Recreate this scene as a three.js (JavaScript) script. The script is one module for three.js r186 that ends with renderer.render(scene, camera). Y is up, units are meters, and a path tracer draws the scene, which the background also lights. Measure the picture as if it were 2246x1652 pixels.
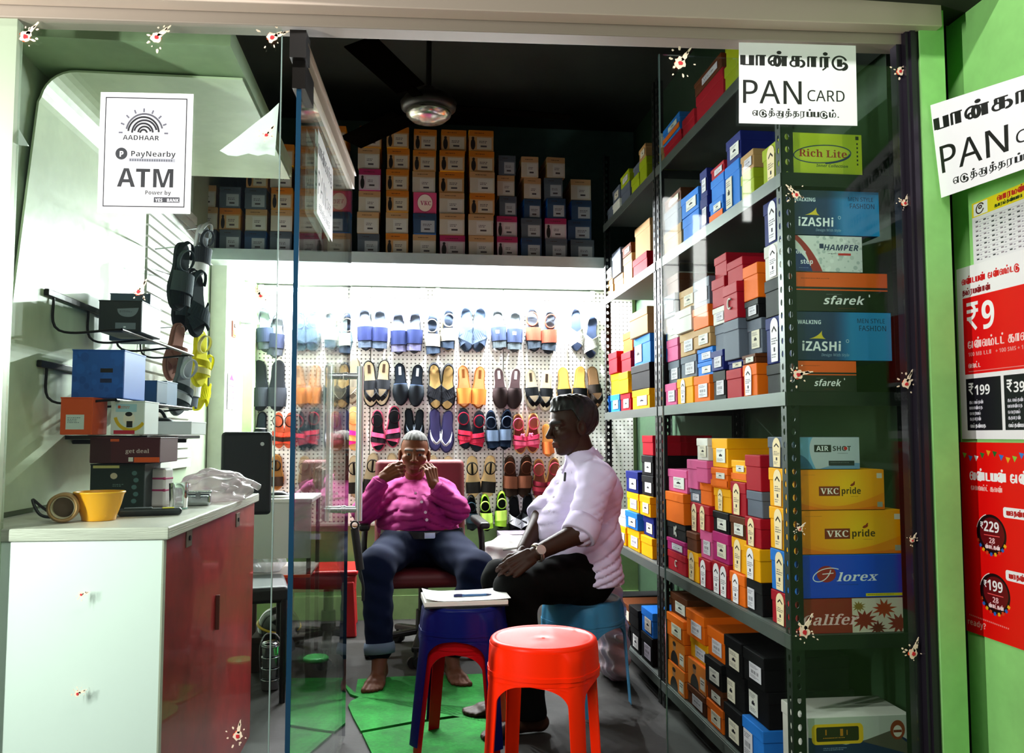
import * as THREE from 'three';
import { RoundedBoxGeometry } from 'three/addons/geometries/RoundedBoxGeometry.js';
import { mergeGeometries } from 'three/addons/utils/BufferGeometryUtils.js';

// ------------------------------------------------------------------ camera, sky, exposure
const scene = new THREE.Scene();
const IW = 2246, IH = 1652, FOCAL = 1870;
const camera = new THREE.PerspectiveCamera(2 * Math.atan(IH / 2 / FOCAL) * 180 / Math.PI, IW / IH, 0.05, 60);
camera.rotation.order = 'YXZ';
camera.position.set(0, 1.1, 0);
camera.rotation.set(3.95 * Math.PI / 180, -6.63 * Math.PI / 180, 0);
camera.updateMatrixWorld(true);
const renderer = new THREE.WebGLRenderer({ antialias: true });
renderer.toneMapping = THREE.LinearToneMapping;
renderer.toneMappingExposure = 1.0;
renderer.shadowMap.enabled = true;
scene.background = new THREE.Color(0.03, 0.036, 0.05);      // a dark evening sky over the street

// lamps: the street tube over the entrance, the two tubes over the sandal wall
const STREET = { x: 0.25, y: 2.86, z: -1.1, power: 130, len: 1.2, color: new THREE.Color(1.0, 0.97, 0.94) };
const SIDE = { x: -1.78, y: 1.45, z: -1.0, power: 330, len: 1.2, color: new THREE.Color(1.0, 0.98, 0.95) };
const TUBES = [{ x: -0.42, y: 1.965, z: -5.13 }, { x: 0.62, y: 1.965, z: -5.13 }];
const TUBE_POWER = 5.6, TUBE_COLOR = new THREE.Color(0.93, 0.97, 1.0);

// ------------------------------------------------------------------ helpers
const V = (x, y, z) => new THREE.Vector3(x, y, z);
let seed = 7;
const rnd = () => { seed = (seed + 0x6d2b79f5) | 0; let t = Math.imul(seed ^ (seed >>> 15), 1 | seed); t = (t + Math.imul(t ^ (t >>> 7), 61 | t)) ^ t; return ((t ^ (t >>> 14)) >>> 0) / 4294967296; };
const rr = (a, b) => a + (b - a) * rnd();
// photograph measurements -> places in the shop (metres)
const ray = (px, py) => V((px - IW / 2) / FOCAL, (IH / 2 - py) / FOCAL, -1).applyQuaternion(camera.quaternion);
const at = (px, py, d) => { const r = ray(px, py); return r.multiplyScalar(-d / r.z).add(camera.position); };
const atX = (px, py, x) => { const r = ray(px, py); return r.multiplyScalar(x / r.x).add(camera.position); };
const atY = (px, py, y) => { const r = ray(px, py); return r.multiplyScalar((y - 1.1) / r.y).add(camera.position); };

const used = new Map();
function numbered(name) { const n = used.get(name) ?? 0; used.set(name, n + 1); return n ? name + '_' + String(n).padStart(3, '0') : name; }
const mats = new Map();
function mat(color, rough = 0.6, metal = 0, extra = {}) {
  const key = [color, rough, metal, JSON.stringify(extra)].join();
  if (!mats.has(key)) { const m = new THREE.MeshPhysicalMaterial({ color, roughness: rough, metalness: metal, ...extra }); m.name = 'paint'; mats.set(key, m); }
  return mats.get(key);
}
function tag(o, label, category, group, kind) {
  if (label) o.userData.label = label;
  if (category) o.userData.category = category;
  if (group) o.userData.group = group;
  if (kind) o.userData.kind = kind;
  return o;
}
function thing(name, label, category, pos = V(0, 0, 0), turn = 0, group) {
  const o = new THREE.Group(); o.name = numbered(name); o.position.copy(pos); o.rotation.y = turn; scene.add(o);
  return tag(o, label, category, group);
}
function part(name, geo, m, parent = scene, label) {
  const o = new THREE.Mesh(Array.isArray(geo) ? mergeGeometries(geo.map((g) => { const k = g.index ? g.toNonIndexed() : g.clone(); for (const n of Object.keys(k.attributes)) if (!['position', 'normal', 'uv'].includes(n)) k.deleteAttribute(n); if (!k.attributes.uv) k.setAttribute('uv', new THREE.BufferAttribute(new Float32Array(k.attributes.position.count * 2), 2)); return k; })) : geo, m);
  o.name = parent === scene ? numbered(name) : name; o.castShadow = o.receiveShadow = true; parent.add(o);
  if (label) o.userData.label = label;
  return o;
}
const struct = (name, geo, m) => tag(part(name, geo, m), null, null, null, 'structure');
const geoCache = new Map();
function rbox(w, h, d, r = 0.004, seg = 1) {
  const key = [w, h, d, r, seg].map((x) => x.toFixed(4)).join();
  if (!geoCache.has(key)) geoCache.set(key, new RoundedBoxGeometry(w, h, d, seg, Math.min(r, w / 2.01, h / 2.01, d / 2.01)));
  return geoCache.get(key);
}
const moved = (g, x, y, z, rx = 0, ry = 0, rz = 0) => g.clone().applyMatrix4(new THREE.Matrix4().compose(V(x, y, z), new THREE.Quaternion().setFromEuler(new THREE.Euler(rx, ry, rz)), V(1, 1, 1)));
const plain = (x0, x1, y0, y1, z0, z1) => moved(new THREE.BoxGeometry(x1 - x0, y1 - y0, z1 - z0), (x0 + x1) / 2, (y0 + y1) / 2, (z0 + z1) / 2);
const cyl = (r0, r1, h, n = 24) => new THREE.CylinderGeometry(r0, r1, h, n);
const lathe = (pts, n = 40) => new THREE.LatheGeometry(pts.map(([r, y]) => new THREE.Vector2(r, y)), n);
const tube = (pts, r, n = 8, seg = pts.length * 6, closed = false) => new THREE.TubeGeometry(new THREE.CatmullRomCurve3(pts, closed, 'centripetal'), seg, r, n, closed);
function bar(a, b, w, h, r = 0.003) {                      // a bar of section w (level) x h between two points
  const dir = b.clone().sub(a), len = dir.length(); dir.normalize();
  const side = Math.abs(dir.y) > 0.99 ? V(1, 0, 0) : V(0, 1, 0).cross(dir).normalize(), up = dir.clone().cross(side);
  return new RoundedBoxGeometry(w, h, len, 1, Math.min(r, w / 2.01, h / 2.01)).applyMatrix4(new THREE.Matrix4().makeBasis(side, up, dir).setPosition(a.clone().add(b).multiplyScalar(0.5)));
}
function ribbon(path, normals, width, thick) {              // a flat strap swept along a path; normals stick out of its face
  const pos = [], idx = [], n = path.length, uv = [];
  for (let i = 0; i < n; i++) {
    const t = path[Math.min(i + 1, n - 1)].clone().sub(path[Math.max(i - 1, 0)]).normalize(), nn = normals[i].clone().normalize(), s = t.clone().cross(nn).normalize();
    const w = typeof width === 'function' ? width(i / (n - 1)) : width;
    for (const [a, b] of [[-1, -1], [1, -1], [1, 1], [-1, 1]]) { const p = path[i].clone().addScaledVector(s, a * w / 2).addScaledVector(nn, b * thick / 2); pos.push(p.x, p.y, p.z); uv.push(i / (n - 1), (a + 1) / 2); }
  }
  for (let i = 0; i < n - 1; i++) for (let k = 0; k < 4; k++) { const a = i * 4 + k, b = i * 4 + (k + 1) % 4; idx.push(a, b, a + 4, b, b + 4, a + 4); }
  idx.push(0, 2, 1, 0, 3, 2); const e = (n - 1) * 4; idx.push(e, e + 1, e + 2, e, e + 2, e + 3);
  const g = new THREE.BufferGeometry(); g.setAttribute('position', new THREE.Float32BufferAttribute(pos, 3)); g.setAttribute('uv', new THREE.Float32BufferAttribute(uv, 2)); g.setIndex(idx);
  const f = g.toNonIndexed(); f.computeVertexNormals(); return f;
}
function slab(pts, depth, bevel = 0, holes = []) {          // extruded outline, face towards +z from z = 0
  const s = new THREE.Shape(pts.map(([x, y]) => new THREE.Vector2(x, y)));
  for (const h of holes) s.holes.push(new THREE.Path(h.map(([x, y]) => new THREE.Vector2(x, y))));
  return new THREE.ExtrudeGeometry(s, { depth, bevelEnabled: bevel > 0, bevelSize: bevel, bevelThickness: bevel, bevelSegments: 2, curveSegments: 12 });
}
// textures
function canvas(w, h, draw) { const c = document.createElement('canvas'); c.width = w; c.height = h; const g = c.getContext('2d'); draw(g, w, h); const t = new THREE.CanvasTexture(c); t.colorSpace = THREE.SRGBColorSpace; t.magFilter = THREE.LinearFilter; t.anisotropy = 8; return t; }
function printed(w, h, draw, rough = 0.55, extra = {}) { const m = new THREE.MeshPhysicalMaterial({ map: canvas(w, h, draw), roughness: rough, ...extra }); m.name = 'print'; return m; }
function noiseTex(size, lo, hi, cells, srgb = false, stretch = [1, 1]) { // tiling value noise, several octaves
  const data = new Uint8Array(size * size * 4), oct = cells.map((c) => { const g = []; for (let i = 0; i < c * c; i++) g.push(rnd()); return [c, g]; });
  for (let y = 0; y < size; y++) for (let x = 0; x < size; x++) {
    let v = 0, tot = 0, amp = 1;
    for (const [c, g] of oct) {
      const fx = x / size * c, fy = y / size * c, ix = Math.floor(fx), iy = Math.floor(fy), u = fx - ix, w = fy - iy, su = u * u * (3 - 2 * u), sw = w * w * (3 - 2 * w);
      const q = (a, b) => g[((iy + b) % c) * c + (ix + a) % c];
      v += amp * ((q(0, 0) * (1 - su) + q(1, 0) * su) * (1 - sw) + (q(0, 1) * (1 - su) + q(1, 1) * su) * sw); tot += amp; amp *= 0.6;
    }
    v /= tot; for (let k = 0; k < 3; k++) data[(y * size + x) * 4 + k] = Math.round(lo[k] + (hi[k] - lo[k]) * v); data[(y * size + x) * 4 + 3] = 255;
  }
  const t = new THREE.DataTexture(data, size, size); t.wrapS = t.wrapT = THREE.RepeatWrapping; t.magFilter = THREE.LinearFilter; if (srgb) t.colorSpace = THREE.SRGBColorSpace; t.needsUpdate = true; return t;
}
function boxUV(g, scale = 1) {                              // uv in metres, by the face's main direction
  const k = g.index ? g.toNonIndexed() : g, p = k.attributes.position, n = k.attributes.normal, uv = new Float32Array(p.count * 2);
  for (let i = 0; i < p.count; i++) {
    const a = [Math.abs(n.getX(i)), Math.abs(n.getY(i)), Math.abs(n.getZ(i))], x = p.getX(i), y = p.getY(i), z = p.getZ(i);
    const [u, v] = a[0] > a[1] && a[0] > a[2] ? [z, y] : a[1] > a[2] ? [x, z] : [x, y];
    uv[i * 2] = u * scale; uv[i * 2 + 1] = v * scale;
  }
  k.setAttribute('uv', new THREE.BufferAttribute(uv, 2)); return k;
}
const ORD = ['first', 'second', 'third', 'fourth', 'fifth', 'sixth', 'seventh', 'eighth', 'ninth', 'tenth', 'eleventh', 'twelfth', 'thirteenth', 'fourteenth', 'fifteenth', 'sixteenth'];
// a field of signed distance -> a smooth closed surface (surface nets)
function netSurface(sdf, lo, hi, cell, color) {
  const nx = Math.ceil((hi.x - lo.x) / cell) + 1, ny = Math.ceil((hi.y - lo.y) / cell) + 1, nz = Math.ceil((hi.z - lo.z) / cell) + 1;
  const f = new Float32Array(nx * ny * nz), at3 = (i, j, k) => i + nx * (j + ny * k);
  for (let k = 0; k < nz; k++) for (let j = 0; j < ny; j++) for (let i = 0; i < nx; i++) f[at3(i, j, k)] = sdf(lo.x + i * cell, lo.y + j * cell, lo.z + k * cell);
  const vid = new Int32Array(nx * ny * nz).fill(-1), pos = [], idx = [];
  for (let k = 0; k < nz - 1; k++) for (let j = 0; j < ny - 1; j++) for (let i = 0; i < nx - 1; i++) {
    let n = 0, sx = 0, sy = 0, sz = 0;
    const c = [];
    for (let q = 0; q < 8; q++) c.push(f[at3(i + (q & 1), j + ((q >> 1) & 1), k + (q >> 2))]);
    for (let q = 0; q < 8; q++) for (const b of [1, 2, 4]) if (!(q & b)) {
      const a0 = c[q], a1 = c[q | b]; if ((a0 < 0) === (a1 < 0)) continue;
      const t = a0 / (a0 - a1); n++;
      sx += (q & 1) + (b === 1 ? t : 0); sy += ((q >> 1) & 1) + (b === 2 ? t : 0); sz += (q >> 2) + (b === 4 ? t : 0);
    }
    if (!n) continue;
    vid[at3(i, j, k)] = pos.length / 3; pos.push(lo.x + (i + sx / n) * cell, lo.y + (j + sy / n) * cell, lo.z + (k + sz / n) * cell);
  }
  const quad = (a, b, c, d, flip) => { if (a < 0 || b < 0 || c < 0 || d < 0) return; flip ? idx.push(a, c, b, a, d, c) : idx.push(a, b, c, a, c, d); };
  for (let k = 1; k < nz - 1; k++) for (let j = 1; j < ny - 1; j++) for (let i = 1; i < nx - 1; i++) {
    const s = f[at3(i, j, k)] < 0;
    if (s !== f[at3(i + 1, j, k)] < 0) quad(vid[at3(i, j - 1, k - 1)], vid[at3(i, j, k - 1)], vid[at3(i, j, k)], vid[at3(i, j - 1, k)], !s);
    if (s !== f[at3(i, j + 1, k)] < 0) quad(vid[at3(i - 1, j, k - 1)], vid[at3(i - 1, j, k)], vid[at3(i, j, k)], vid[at3(i, j, k - 1)], !s);
    if (s !== f[at3(i, j, k + 1)] < 0) quad(vid[at3(i - 1, j - 1, k)], vid[at3(i, j - 1, k)], vid[at3(i, j, k)], vid[at3(i - 1, j, k)], !s);
  }
  const g = new THREE.BufferGeometry(), nor = [], e = cell * 0.6;
  for (let i = 0; i < pos.length; i += 3) {
    const [x, y, z] = [pos[i], pos[i + 1], pos[i + 2]];
    const n = V(sdf(x + e, y, z) - sdf(x - e, y, z), sdf(x, y + e, z) - sdf(x, y - e, z), sdf(x, y, z + e) - sdf(x, y, z - e)).normalize(); nor.push(n.x, n.y, n.z);
  }
  g.setAttribute('position', new THREE.Float32BufferAttribute(pos, 3)); g.setAttribute('normal', new THREE.Float32BufferAttribute(nor, 3));
  g.setAttribute('uv', new THREE.Float32BufferAttribute(new Float32Array(pos.length / 3 * 2), 2));
  if (color) { const col = []; for (let i = 0; i < pos.length; i += 3) col.push(...color(pos[i], pos[i + 1], pos[i + 2])); g.setAttribute('color', new THREE.Float32BufferAttribute(col, 3)); }
  g.setIndex(idx); return g;
}
const smin = (a, b, k) => { const h = Math.max(k - Math.abs(a - b), 0) / k; return Math.min(a, b) - h * h * k * 0.25; };
function cone(px, py, pz, b) {                              // tapered capsule
  const ax = b.a.x, ay = b.a.y, az = b.a.z, dx = b.b.x - ax, dy = b.b.y - ay, dz = b.b.z - az;
  const h = Math.min(1, Math.max(0, ((px - ax) * dx + (py - ay) * dy + (pz - az) * dz) / (dx * dx + dy * dy + dz * dz + 1e-9)));
  const x = px - ax - dx * h, y = py - ay - dy * h, z = pz - az - dz * h;
  return Math.sqrt(x * x + y * y + z * z) - (b.r + (b.q - b.r) * h);
}
const bone = (a, b, r, q = r) => ({ a, b, r, q });
const fieldOf = (bones, k) => (x, y, z) => { let d = 9; for (const b of bones) d = smin(d, cone(x, y, z, b), k); return d; };
const bounds = (bones, pad) => { const lo = V(9, 9, 9), hi = V(-9, -9, -9); for (const b of bones) for (const p of [b.a, b.b]) { const r = Math.max(b.r, b.q) + pad; lo.min(p.clone().subScalar(r)); hi.max(p.clone().addScalar(r)); } return [lo, hi]; };
// ------------------------------------------------------------------ the room
const ZF = -2.1, ZB = -5.25, XL = -1.07, XR = 1.40, YC = 3.05, WX = 1.475;
const plaster = noiseTex(256, [205, 205, 205], [255, 255, 255], [4, 9, 33, 90], true);
const grime = noiseTex(256, [120, 120, 120], [255, 255, 255], [3, 7, 19, 61], true);
const bumps = noiseTex(256, [90, 90, 90], [200, 200, 200], [16, 40, 128]);
const wallM = (c, rough = 0.8, tex = plaster) => { const m = new THREE.MeshPhysicalMaterial({ color: c, roughness: rough, map: tex, bumpMap: bumps, bumpScale: 0.002 }); m.name = 'plaster'; return m; };
const greenWall = wallM('#a4f088'), darkGreen = wallM('#3f8a38'), darkCeil = wallM('#2c3028'), paleGreen = wallM('#a9b89c'), floorM = wallM('#1f1711', 0.75, grime), streetM = wallM('#6a645c', 0.9, grime);
struct('floor', boxUV(plain(XL - 0.15, XR + 0.15, -0.12, 0, ZB - 0.15, -1.98)), floorM);
struct('floor', boxUV(plain(-6, 6, -0.5, -0.3, -1.98, 7)), streetM).name = 'ground';
struct('ceiling', boxUV(plain(XL - 0.15, XR + 0.15, YC, YC + 0.15, ZB - 0.15, ZF + 0.2)), darkCeil);
struct('wall_left', boxUV(plain(XL - 0.15, XL, 0, YC, ZB - 0.15, ZF - 0.03)), paleGreen);
struct('wall_right', boxUV(plain(XR, XR + 0.15, 0, YC, ZB - 0.15, ZF - 0.06)), wallM('#1c3d1f'));
// the back wall: pale green at the foot, dark above the loft
struct('wall_back', [boxUV(plain(XL - 0.15, XR + 0.15, 0.14, 2.03, ZB - 0.15, ZB))], wallM('#86a86c'));
struct('wall_back_upper', boxUV(plain(XL - 0.15, XR + 0.15, 2.03, YC, ZB - 0.15, ZB)), wallM('#6f9490'));
struct('baseboard_back', boxUV(plain(XL, XR, 0, 0.14, ZB - 0.15, ZB + 0.012)), wallM('#8fae72'));
// shutter box and canopy over the entrance
struct('wall_front', boxUV(plain(XL - 0.5, XR + 0.3, 2.24, YC + 0.15, ZF - 0.05, ZF + 0.2)), wallM('#2c2a24'));
struct('canopy', boxUV(plain(-3.2, 3.2, YC + 0.15, YC + 0.3, ZF - 0.05, 1.6)), wallM('#77766c'));
// pillar with the posters: face strip, dark shutter gap, side wall that runs out to the street
struct('wall_pillar', boxUV(plain(1.338, 1.407, 0, YC, ZF - 0.05, ZF + 0.03)), greenWall);
struct('trim_gap', boxUV(plain(1.408, 1.62, 0, YC, ZF - 0.09, ZF - 0.06)), mat('#050505', 0.9));
struct('wall_side', boxUV(plain(WX, 1.80, -0.3, YC, ZF - 0.06, ZF + 1.2)), greenWall);
struct('wall_front_left', boxUV(plain(XL - 0.6, XL - 0.02, -0.3, YC, ZF - 0.06, ZF - 0.021)), darkGreen);
struct('step', boxUV(plain(XL - 0.5, WX, -0.3, 0, -1.98, -1.72)), streetM);

// lintel: two stepped aluminium bands, a little out of square with the shop
{
  const al = mat('#c6b4a4', 0.5, 0.1), al2 = mat('#968a7c', 0.55, 0.1);
  const a = at(-60, 8, 2.1), b = at(2030, 76, 2.12);
  const up = (p, y, z) => p.clone().add(V(0, y, z));
  struct('trim_1', [bar(up(a, 0.02, 0.05), up(b, 0.02, 0.05), 0.05, 0.066), bar(up(a, 0.1, 0.02), up(b, 0.1, 0.02), 0.05, 0.09)], al);
  struct('trim_2', bar(up(a, -0.022, -0.01), up(b, -0.022, -0.01), 0.06, 0.036), al2);
}
// door frame on the right: dark ribbed metal; and the bright aluminium strip on the left
{
  const dk = mat('#3a3440', 0.35, 0.7);
  struct('trim_3', [plain(1.303, 1.3375, 0, 2.2, ZF - 0.05, ZF + 0.02), plain(1.288, 1.303, 0, 2.2, ZF - 0.03, ZF), plain(1.313, 1.326, 0, 2.2, ZF + 0.02, ZF + 0.028)], dk);
  const l = at(12, 500, 2.08);
  struct('trim_4', [plain(l.x - 0.05, l.x + 0.004, 0, 2.12, ZF - 0.02, ZF + 0.012), plain(l.x - 0.3, l.x - 0.05, 0, 2.12, ZF - 0.02, ZF + 0.004)], mat('#a9b89e', 0.4, 0.3));
}
// glass: two fixed panes and the open door
const glassM = new THREE.MeshPhysicalMaterial({ color: '#f2f8f4', roughness: 0.02, transmission: 1, thickness: 0, ior: 1.5 }); glassM.name = 'glass';
const glassR = glassM.clone(); glassR.ior = 1.24;
const edgeM = mat('#16384f', 0.2, 0, { clearcoat: 1 });
const splashM = [mat('#e8552a', 0.7), mat('#f0dcc0', 0.7), mat('#c8202a', 0.7)];
function splash(pane, px, py, z, s, dir) {                    // kumkum and lime paste thrown on the glass: a blob, a tail and drops
  const p = at(px, py, -z), q = 0.0006 * s, geos = [[], [], []];
  const blob = (x, y, r, ell, rot, m) => {
    const pts = []; for (let i = 0; i < 16; i++) { const a = i / 16 * Math.PI * 2, k = r * (0.72 + 0.5 * rnd()); const X = Math.cos(a) * k * ell, Y = Math.sin(a) * k; pts.push([x + X * Math.cos(rot) - Y * Math.sin(rot), y + X * Math.sin(rot) + Y * Math.cos(rot)]); }
    geos[m].push(moved(slab(pts, 0.0012), p.x, p.y, z + 0.0045 + m * 0.0012));
  };
  blob(0, 0, 22 * q, 1.05, dir, 1); blob(Math.cos(dir) * 34 * q, Math.sin(dir) * 34 * q, 9 * q, 3, dir, 1); blob(Math.cos(dir) * 62 * q, Math.sin(dir) * 62 * q, 4 * q, 4, dir, 1);
  for (let i = 0; i < 9; i++) { const a = rr(0, 6.28), d = rr(30, 60) * q; blob(Math.cos(a) * d, Math.sin(a) * d, rr(2, 5) * q, rr(1, 2.2), a, 1); }
  blob(-2 * q, 0, 20 * q, 1, 0, 0); blob(1 * q, -2 * q, 9 * q, 1, 0, 2);
  geos.forEach((g, m) => part('paste_splash', g, splashM[m], pane));
}
{
  const w1 = thing('window_1', null, null, V(0, 0, 0)); tag(w1, null, null, null, 'structure');
  const xl = at(22, 700, 2.1).x, xr = at(604, 800, 2.1).x;
  part('glass_pane', plain(xl, xr, 0.02, 2.12, ZF - 0.004, ZF + 0.004), glassM, w1);
  part('glass_edge', plain(xr, xr + 0.0025, 0.02, 2.1, ZF - 0.004, ZF + 0.004), mat('#7d918b', 0.2), w1);
  for (const [x, y, s, d] of [[58, 82, 1, 0.9], [345, 84, 1, 0.75], [597, 84, 1, 0.4], [585, 298, 0.7, 0.9], [305, 640, 0.8, 1.0], [572, 650, 0.6, 2], [180, 1303, 0.45, 0.3], [172, 1520, 0.5, 0.4], [522, 1612, 0.8, 1.4]]) splash(w1, x, y, ZF, s, d);
  const w2 = thing('window_2', null, null, V(0, 0, 0)); tag(w2, null, null, null, 'structure');
  const x2 = at(1452, 600, 2.1).x;
  part('glass_pane', plain(x2, 1.2875, 0.02, 2.09, ZF - 0.004, ZF + 0.004), glassR, w2);
  part('glass_edge', plain(x2 - 0.0025, x2, 0.02, 2.09, ZF - 0.004, ZF + 0.004), mat('#2c3b38', 0.2), w2);
  for (const [x, y, s, d] of [[1490, 140, 1.1, 0.95], [1972, 158, 0.8, 0.8], [1744, 428, 0.8, 2.4], [1982, 447, 0.7, 1.2], [1748, 822, 0.9, 0.2], [1985, 842, 0.9, 1.1], [1998, 1185, 0.5, 1], [1762, 1385, 1.1, 1.1], [2000, 1432, 0.9, 1.2], [1752, 1160, 0.5, 0.8]]) splash(w2, x, y, ZF, s, d);
}
// the open glass door: pane, bronze top rail, patch, pull handle with a bar on each side
{
  const A = at(643, 955, 2.12), B = at(762, 955, 3.2), dir = V(B.x - A.x, 0, B.z - A.z), len = dir.length();
  const door = thing('door_1', null, null, V(A.x, 0, A.z), Math.atan2(dir.x, dir.z) - Math.PI / 2); tag(door, null, null, null, 'structure');
  // local x runs from the hinge into the shop, local +z is the left side... the aisle side is -z
  part('glass_pane', plain(0.004, len, 0.02, 2.03, -0.006, 0.006), glassM, door);
  part('glass_edge', [plain(-0.004, 0.004, 0.02, 2.03, -0.006, 0.006), plain(len, len + 0.003, 0.02, 2.03, -0.006, 0.006)], edgeM, door);
  part('top_rail', [plain(0, len, 2.025, 2.075, -0.014, 0.014), plain(0, len, 2.075, 2.083, -0.02, 0.02)], mat('#a18d74', 0.4, 0.4), door);
  part('patch_fitting', [plain(-0.01, 0.12, 1.96, 2.03, -0.016, 0.016), plain(-0.01, 0.14, 0.015, 0.08, -0.016, 0.016)], mat('#23201d', 0.35, 0.8), door);
  part('hinge_block', plain(-0.03, 0.03, 2.03, 2.1, -0.02, 0.02), mat('#15120f', 0.5, 0.5), door);
  const hx = len - 0.13, st = mat('#e6eaee', 0.34, 0.85), y0 = 0.80, y1 = 1.345;
  for (const s of [-1, 1]) {
    const h = part('pull_handle', [moved(cyl(0.0125, 0.0125, y1 - y0), hx, (y0 + y1) / 2, s * 0.058)], st, door);
    part('standoff', [moved(cyl(0.011, 0.011, 0.056), hx, y1 - 0.035, s * 0.03, Math.PI / 2), moved(cyl(0.011, 0.011, 0.056), hx, y0 + 0.04, s * 0.03, Math.PI / 2), moved(cyl(0.014, 0.014, 0.008), hx, y1 - 0.035, s * 0.01, Math.PI / 2), moved(cyl(0.014, 0.014, 0.008), hx, y0 + 0.04, s * 0.01, Math.PI / 2)], st, h);
  }
}
// concrete loft along the left wall, and the loft over the sandal wall
{
  const nearE = at(505, 100, 2.3), farE = at(640, 392, 3.47);
  const l = tag(part('left_loft', boxUV(plain(XL, (nearE.x + farE.x) / 2, 2.145, 2.205, -3.47, -2.3)), wallM('#a8bf96')), 'pale green concrete loft slab jutting from the left wall above the counter', 'loft');
  const b = thing('back_loft', 'grey plank loft across the back of the shop carrying stacked shoe boxes', 'loft');
  part('deck', boxUV(plain(XL + 0.002, XR - 0.002, 2.01, 2.06, ZB + 0.002, -4.5)), wallM('#c8d0c4'), b);
  part('fascia', boxUV(plain(XL, XR, 2.005, 2.063, -4.5, -4.485)), wallM('#c4d2d4'), b);
}
// pale sheet added in the shape of the lit left wall, bending under the loft
{
  const pts = [], nr = [], R = 0.1, y1 = 2.138, x0 = XL + 0.012;
  const prof = [[x0, 0.9], [x0, 1.3], [x0, 1.7], [x0, y1 - R]];
  for (let i = 1; i <= 8; i++) { const a = i / 8 * Math.PI / 2; prof.push([x0 + R - R * Math.cos(a), y1 - R + R * Math.sin(a)]); }
  prof.push([-0.8, y1], [-0.5, y1]);
  const geo = [], thick = 0.006, idx = [], pos = [];
  // near edge leans back with height; far edge at the slat wall
  const zn = (y, i) => i < 4 ? -2.27 - 0.22 * (y - 0.9) / 1.2 : -2.49, zf = -3.46;
  prof.forEach(([x, y], i) => {
    const a = prof[Math.max(0, i - 1)], b = prof[Math.min(prof.length - 1, i + 1)], n = V(b[1] - a[1], -(b[0] - a[0]), 0).normalize();
    for (const t of [0, thick]) for (const z of [zn(y, i), zf]) pos.push(x + n.x * t, y + n.y * t, z);
  });
  for (let i = 0; i < prof.length - 1; i++) { const a = i * 4, b = a + 4; idx.push(a + 2, a + 3, b + 2, a + 3, b + 3, b + 2, a, b, a + 1, a + 1, b, b + 1, a, a + 2, b, a + 2, b + 2, b, a + 1, b + 1, a + 3, a + 3, b + 1, b + 3); }
  const g = new THREE.BufferGeometry(); g.setAttribute('position', new THREE.Float32BufferAttribute(pos, 3)); g.setIndex(idx);
  const f = g.toNonIndexed(); f.computeVertexNormals(); 
  const o = tag(part('lit_wall_sheet', boxUV(f), wallM('#d9e6c4', 0.45)), 'pale sheet added in the shape of the lit left wall, curving under the loft', 'wall panel');
}
// pegboard on the back wall
{
  const pegTex = canvas(64, 64, (g) => { g.fillStyle = '#fff'; g.fillRect(0, 0, 64, 64); g.fillStyle = '#5a5552'; for (const [x, y] of [[16, 16], [48, 16], [16, 48], [48, 48]]) { g.beginPath(); g.arc(x, y, 6, 0, 7); g.fill(); } });
  pegTex.wrapS = pegTex.wrapT = THREE.RepeatWrapping; pegTex.repeat.set(20, 20);
  const pb = thing('pegboard', 'white perforated pegboard on the back wall hung with rows of sandals', 'pegboard');
  const m = new THREE.MeshPhysicalMaterial({ color: '#f4f1ee', map: pegTex, roughness: 0.5 }); m.name = 'perforated board';
  const x0 = at(528, 800, 5.2).x, y0 = at(900, 1148, 5.2).y, ym = (y0 + 1.9) / 2;
  for (const [a, b] of [[x0, -0.26], [-0.255, 0.55], [0.555, XR - 0.03]]) part('board', boxUV(plain(a, b, y0, 2.004, ZB + 0.002, ZB + 0.03)), m, pb);
  part('edge_strip', [plain(x0 - 0.012, x0, y0, 2.004, ZB + 0.002, ZB + 0.036), plain(x0, XR - 0.03, y0 - 0.012, y0, ZB + 0.002, ZB + 0.036)], mat('#c9c4bd', 0.4), pb);
}
// tubes over the sandals: batten, caps, glowing tube and its lights
TUBES.forEach((t, i) => {
  const o = thing('tube_light', ['left', 'right'][i] + ' white fluorescent tube batten under the back loft above the sandals', 'tube light', V(t.x, t.y, ZB + 0.031));
  part('batten', rbox(0.98, 0.05, 0.045, 0.006), mat('#e8e8e4', 0.5), o).position.z = 0.0235;
  const gl = new THREE.MeshStandardMaterial({ color: '#ffffff', emissive: TUBE_COLOR, emissiveIntensity: 6, roughness: 0.4 }); gl.name = 'tube glow';
  const g = part('glowing_tube', moved(cyl(0.014, 0.014, 0.92, 16), 0, 0, 0.085, 0, 0, Math.PI / 2), gl, o); g.castShadow = false;
  for (const s of [-1, 1]) part('end_cap', moved(rbox(0.03, 0.045, 0.07, 0.006), s * 0.475, 0, 0.075), mat('#dcdcd8', 0.5), o);
  for (let k = 0; k < 4; k++) { const p = new THREE.PointLight(TUBE_COLOR, TUBE_POWER); p.position.set(-0.36 + k * 0.24, -0.012, 0.118); p.castShadow = true; p.shadow.radius = 0.7; p.name = 'tube_light_source'; o.add(p); }
});
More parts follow.
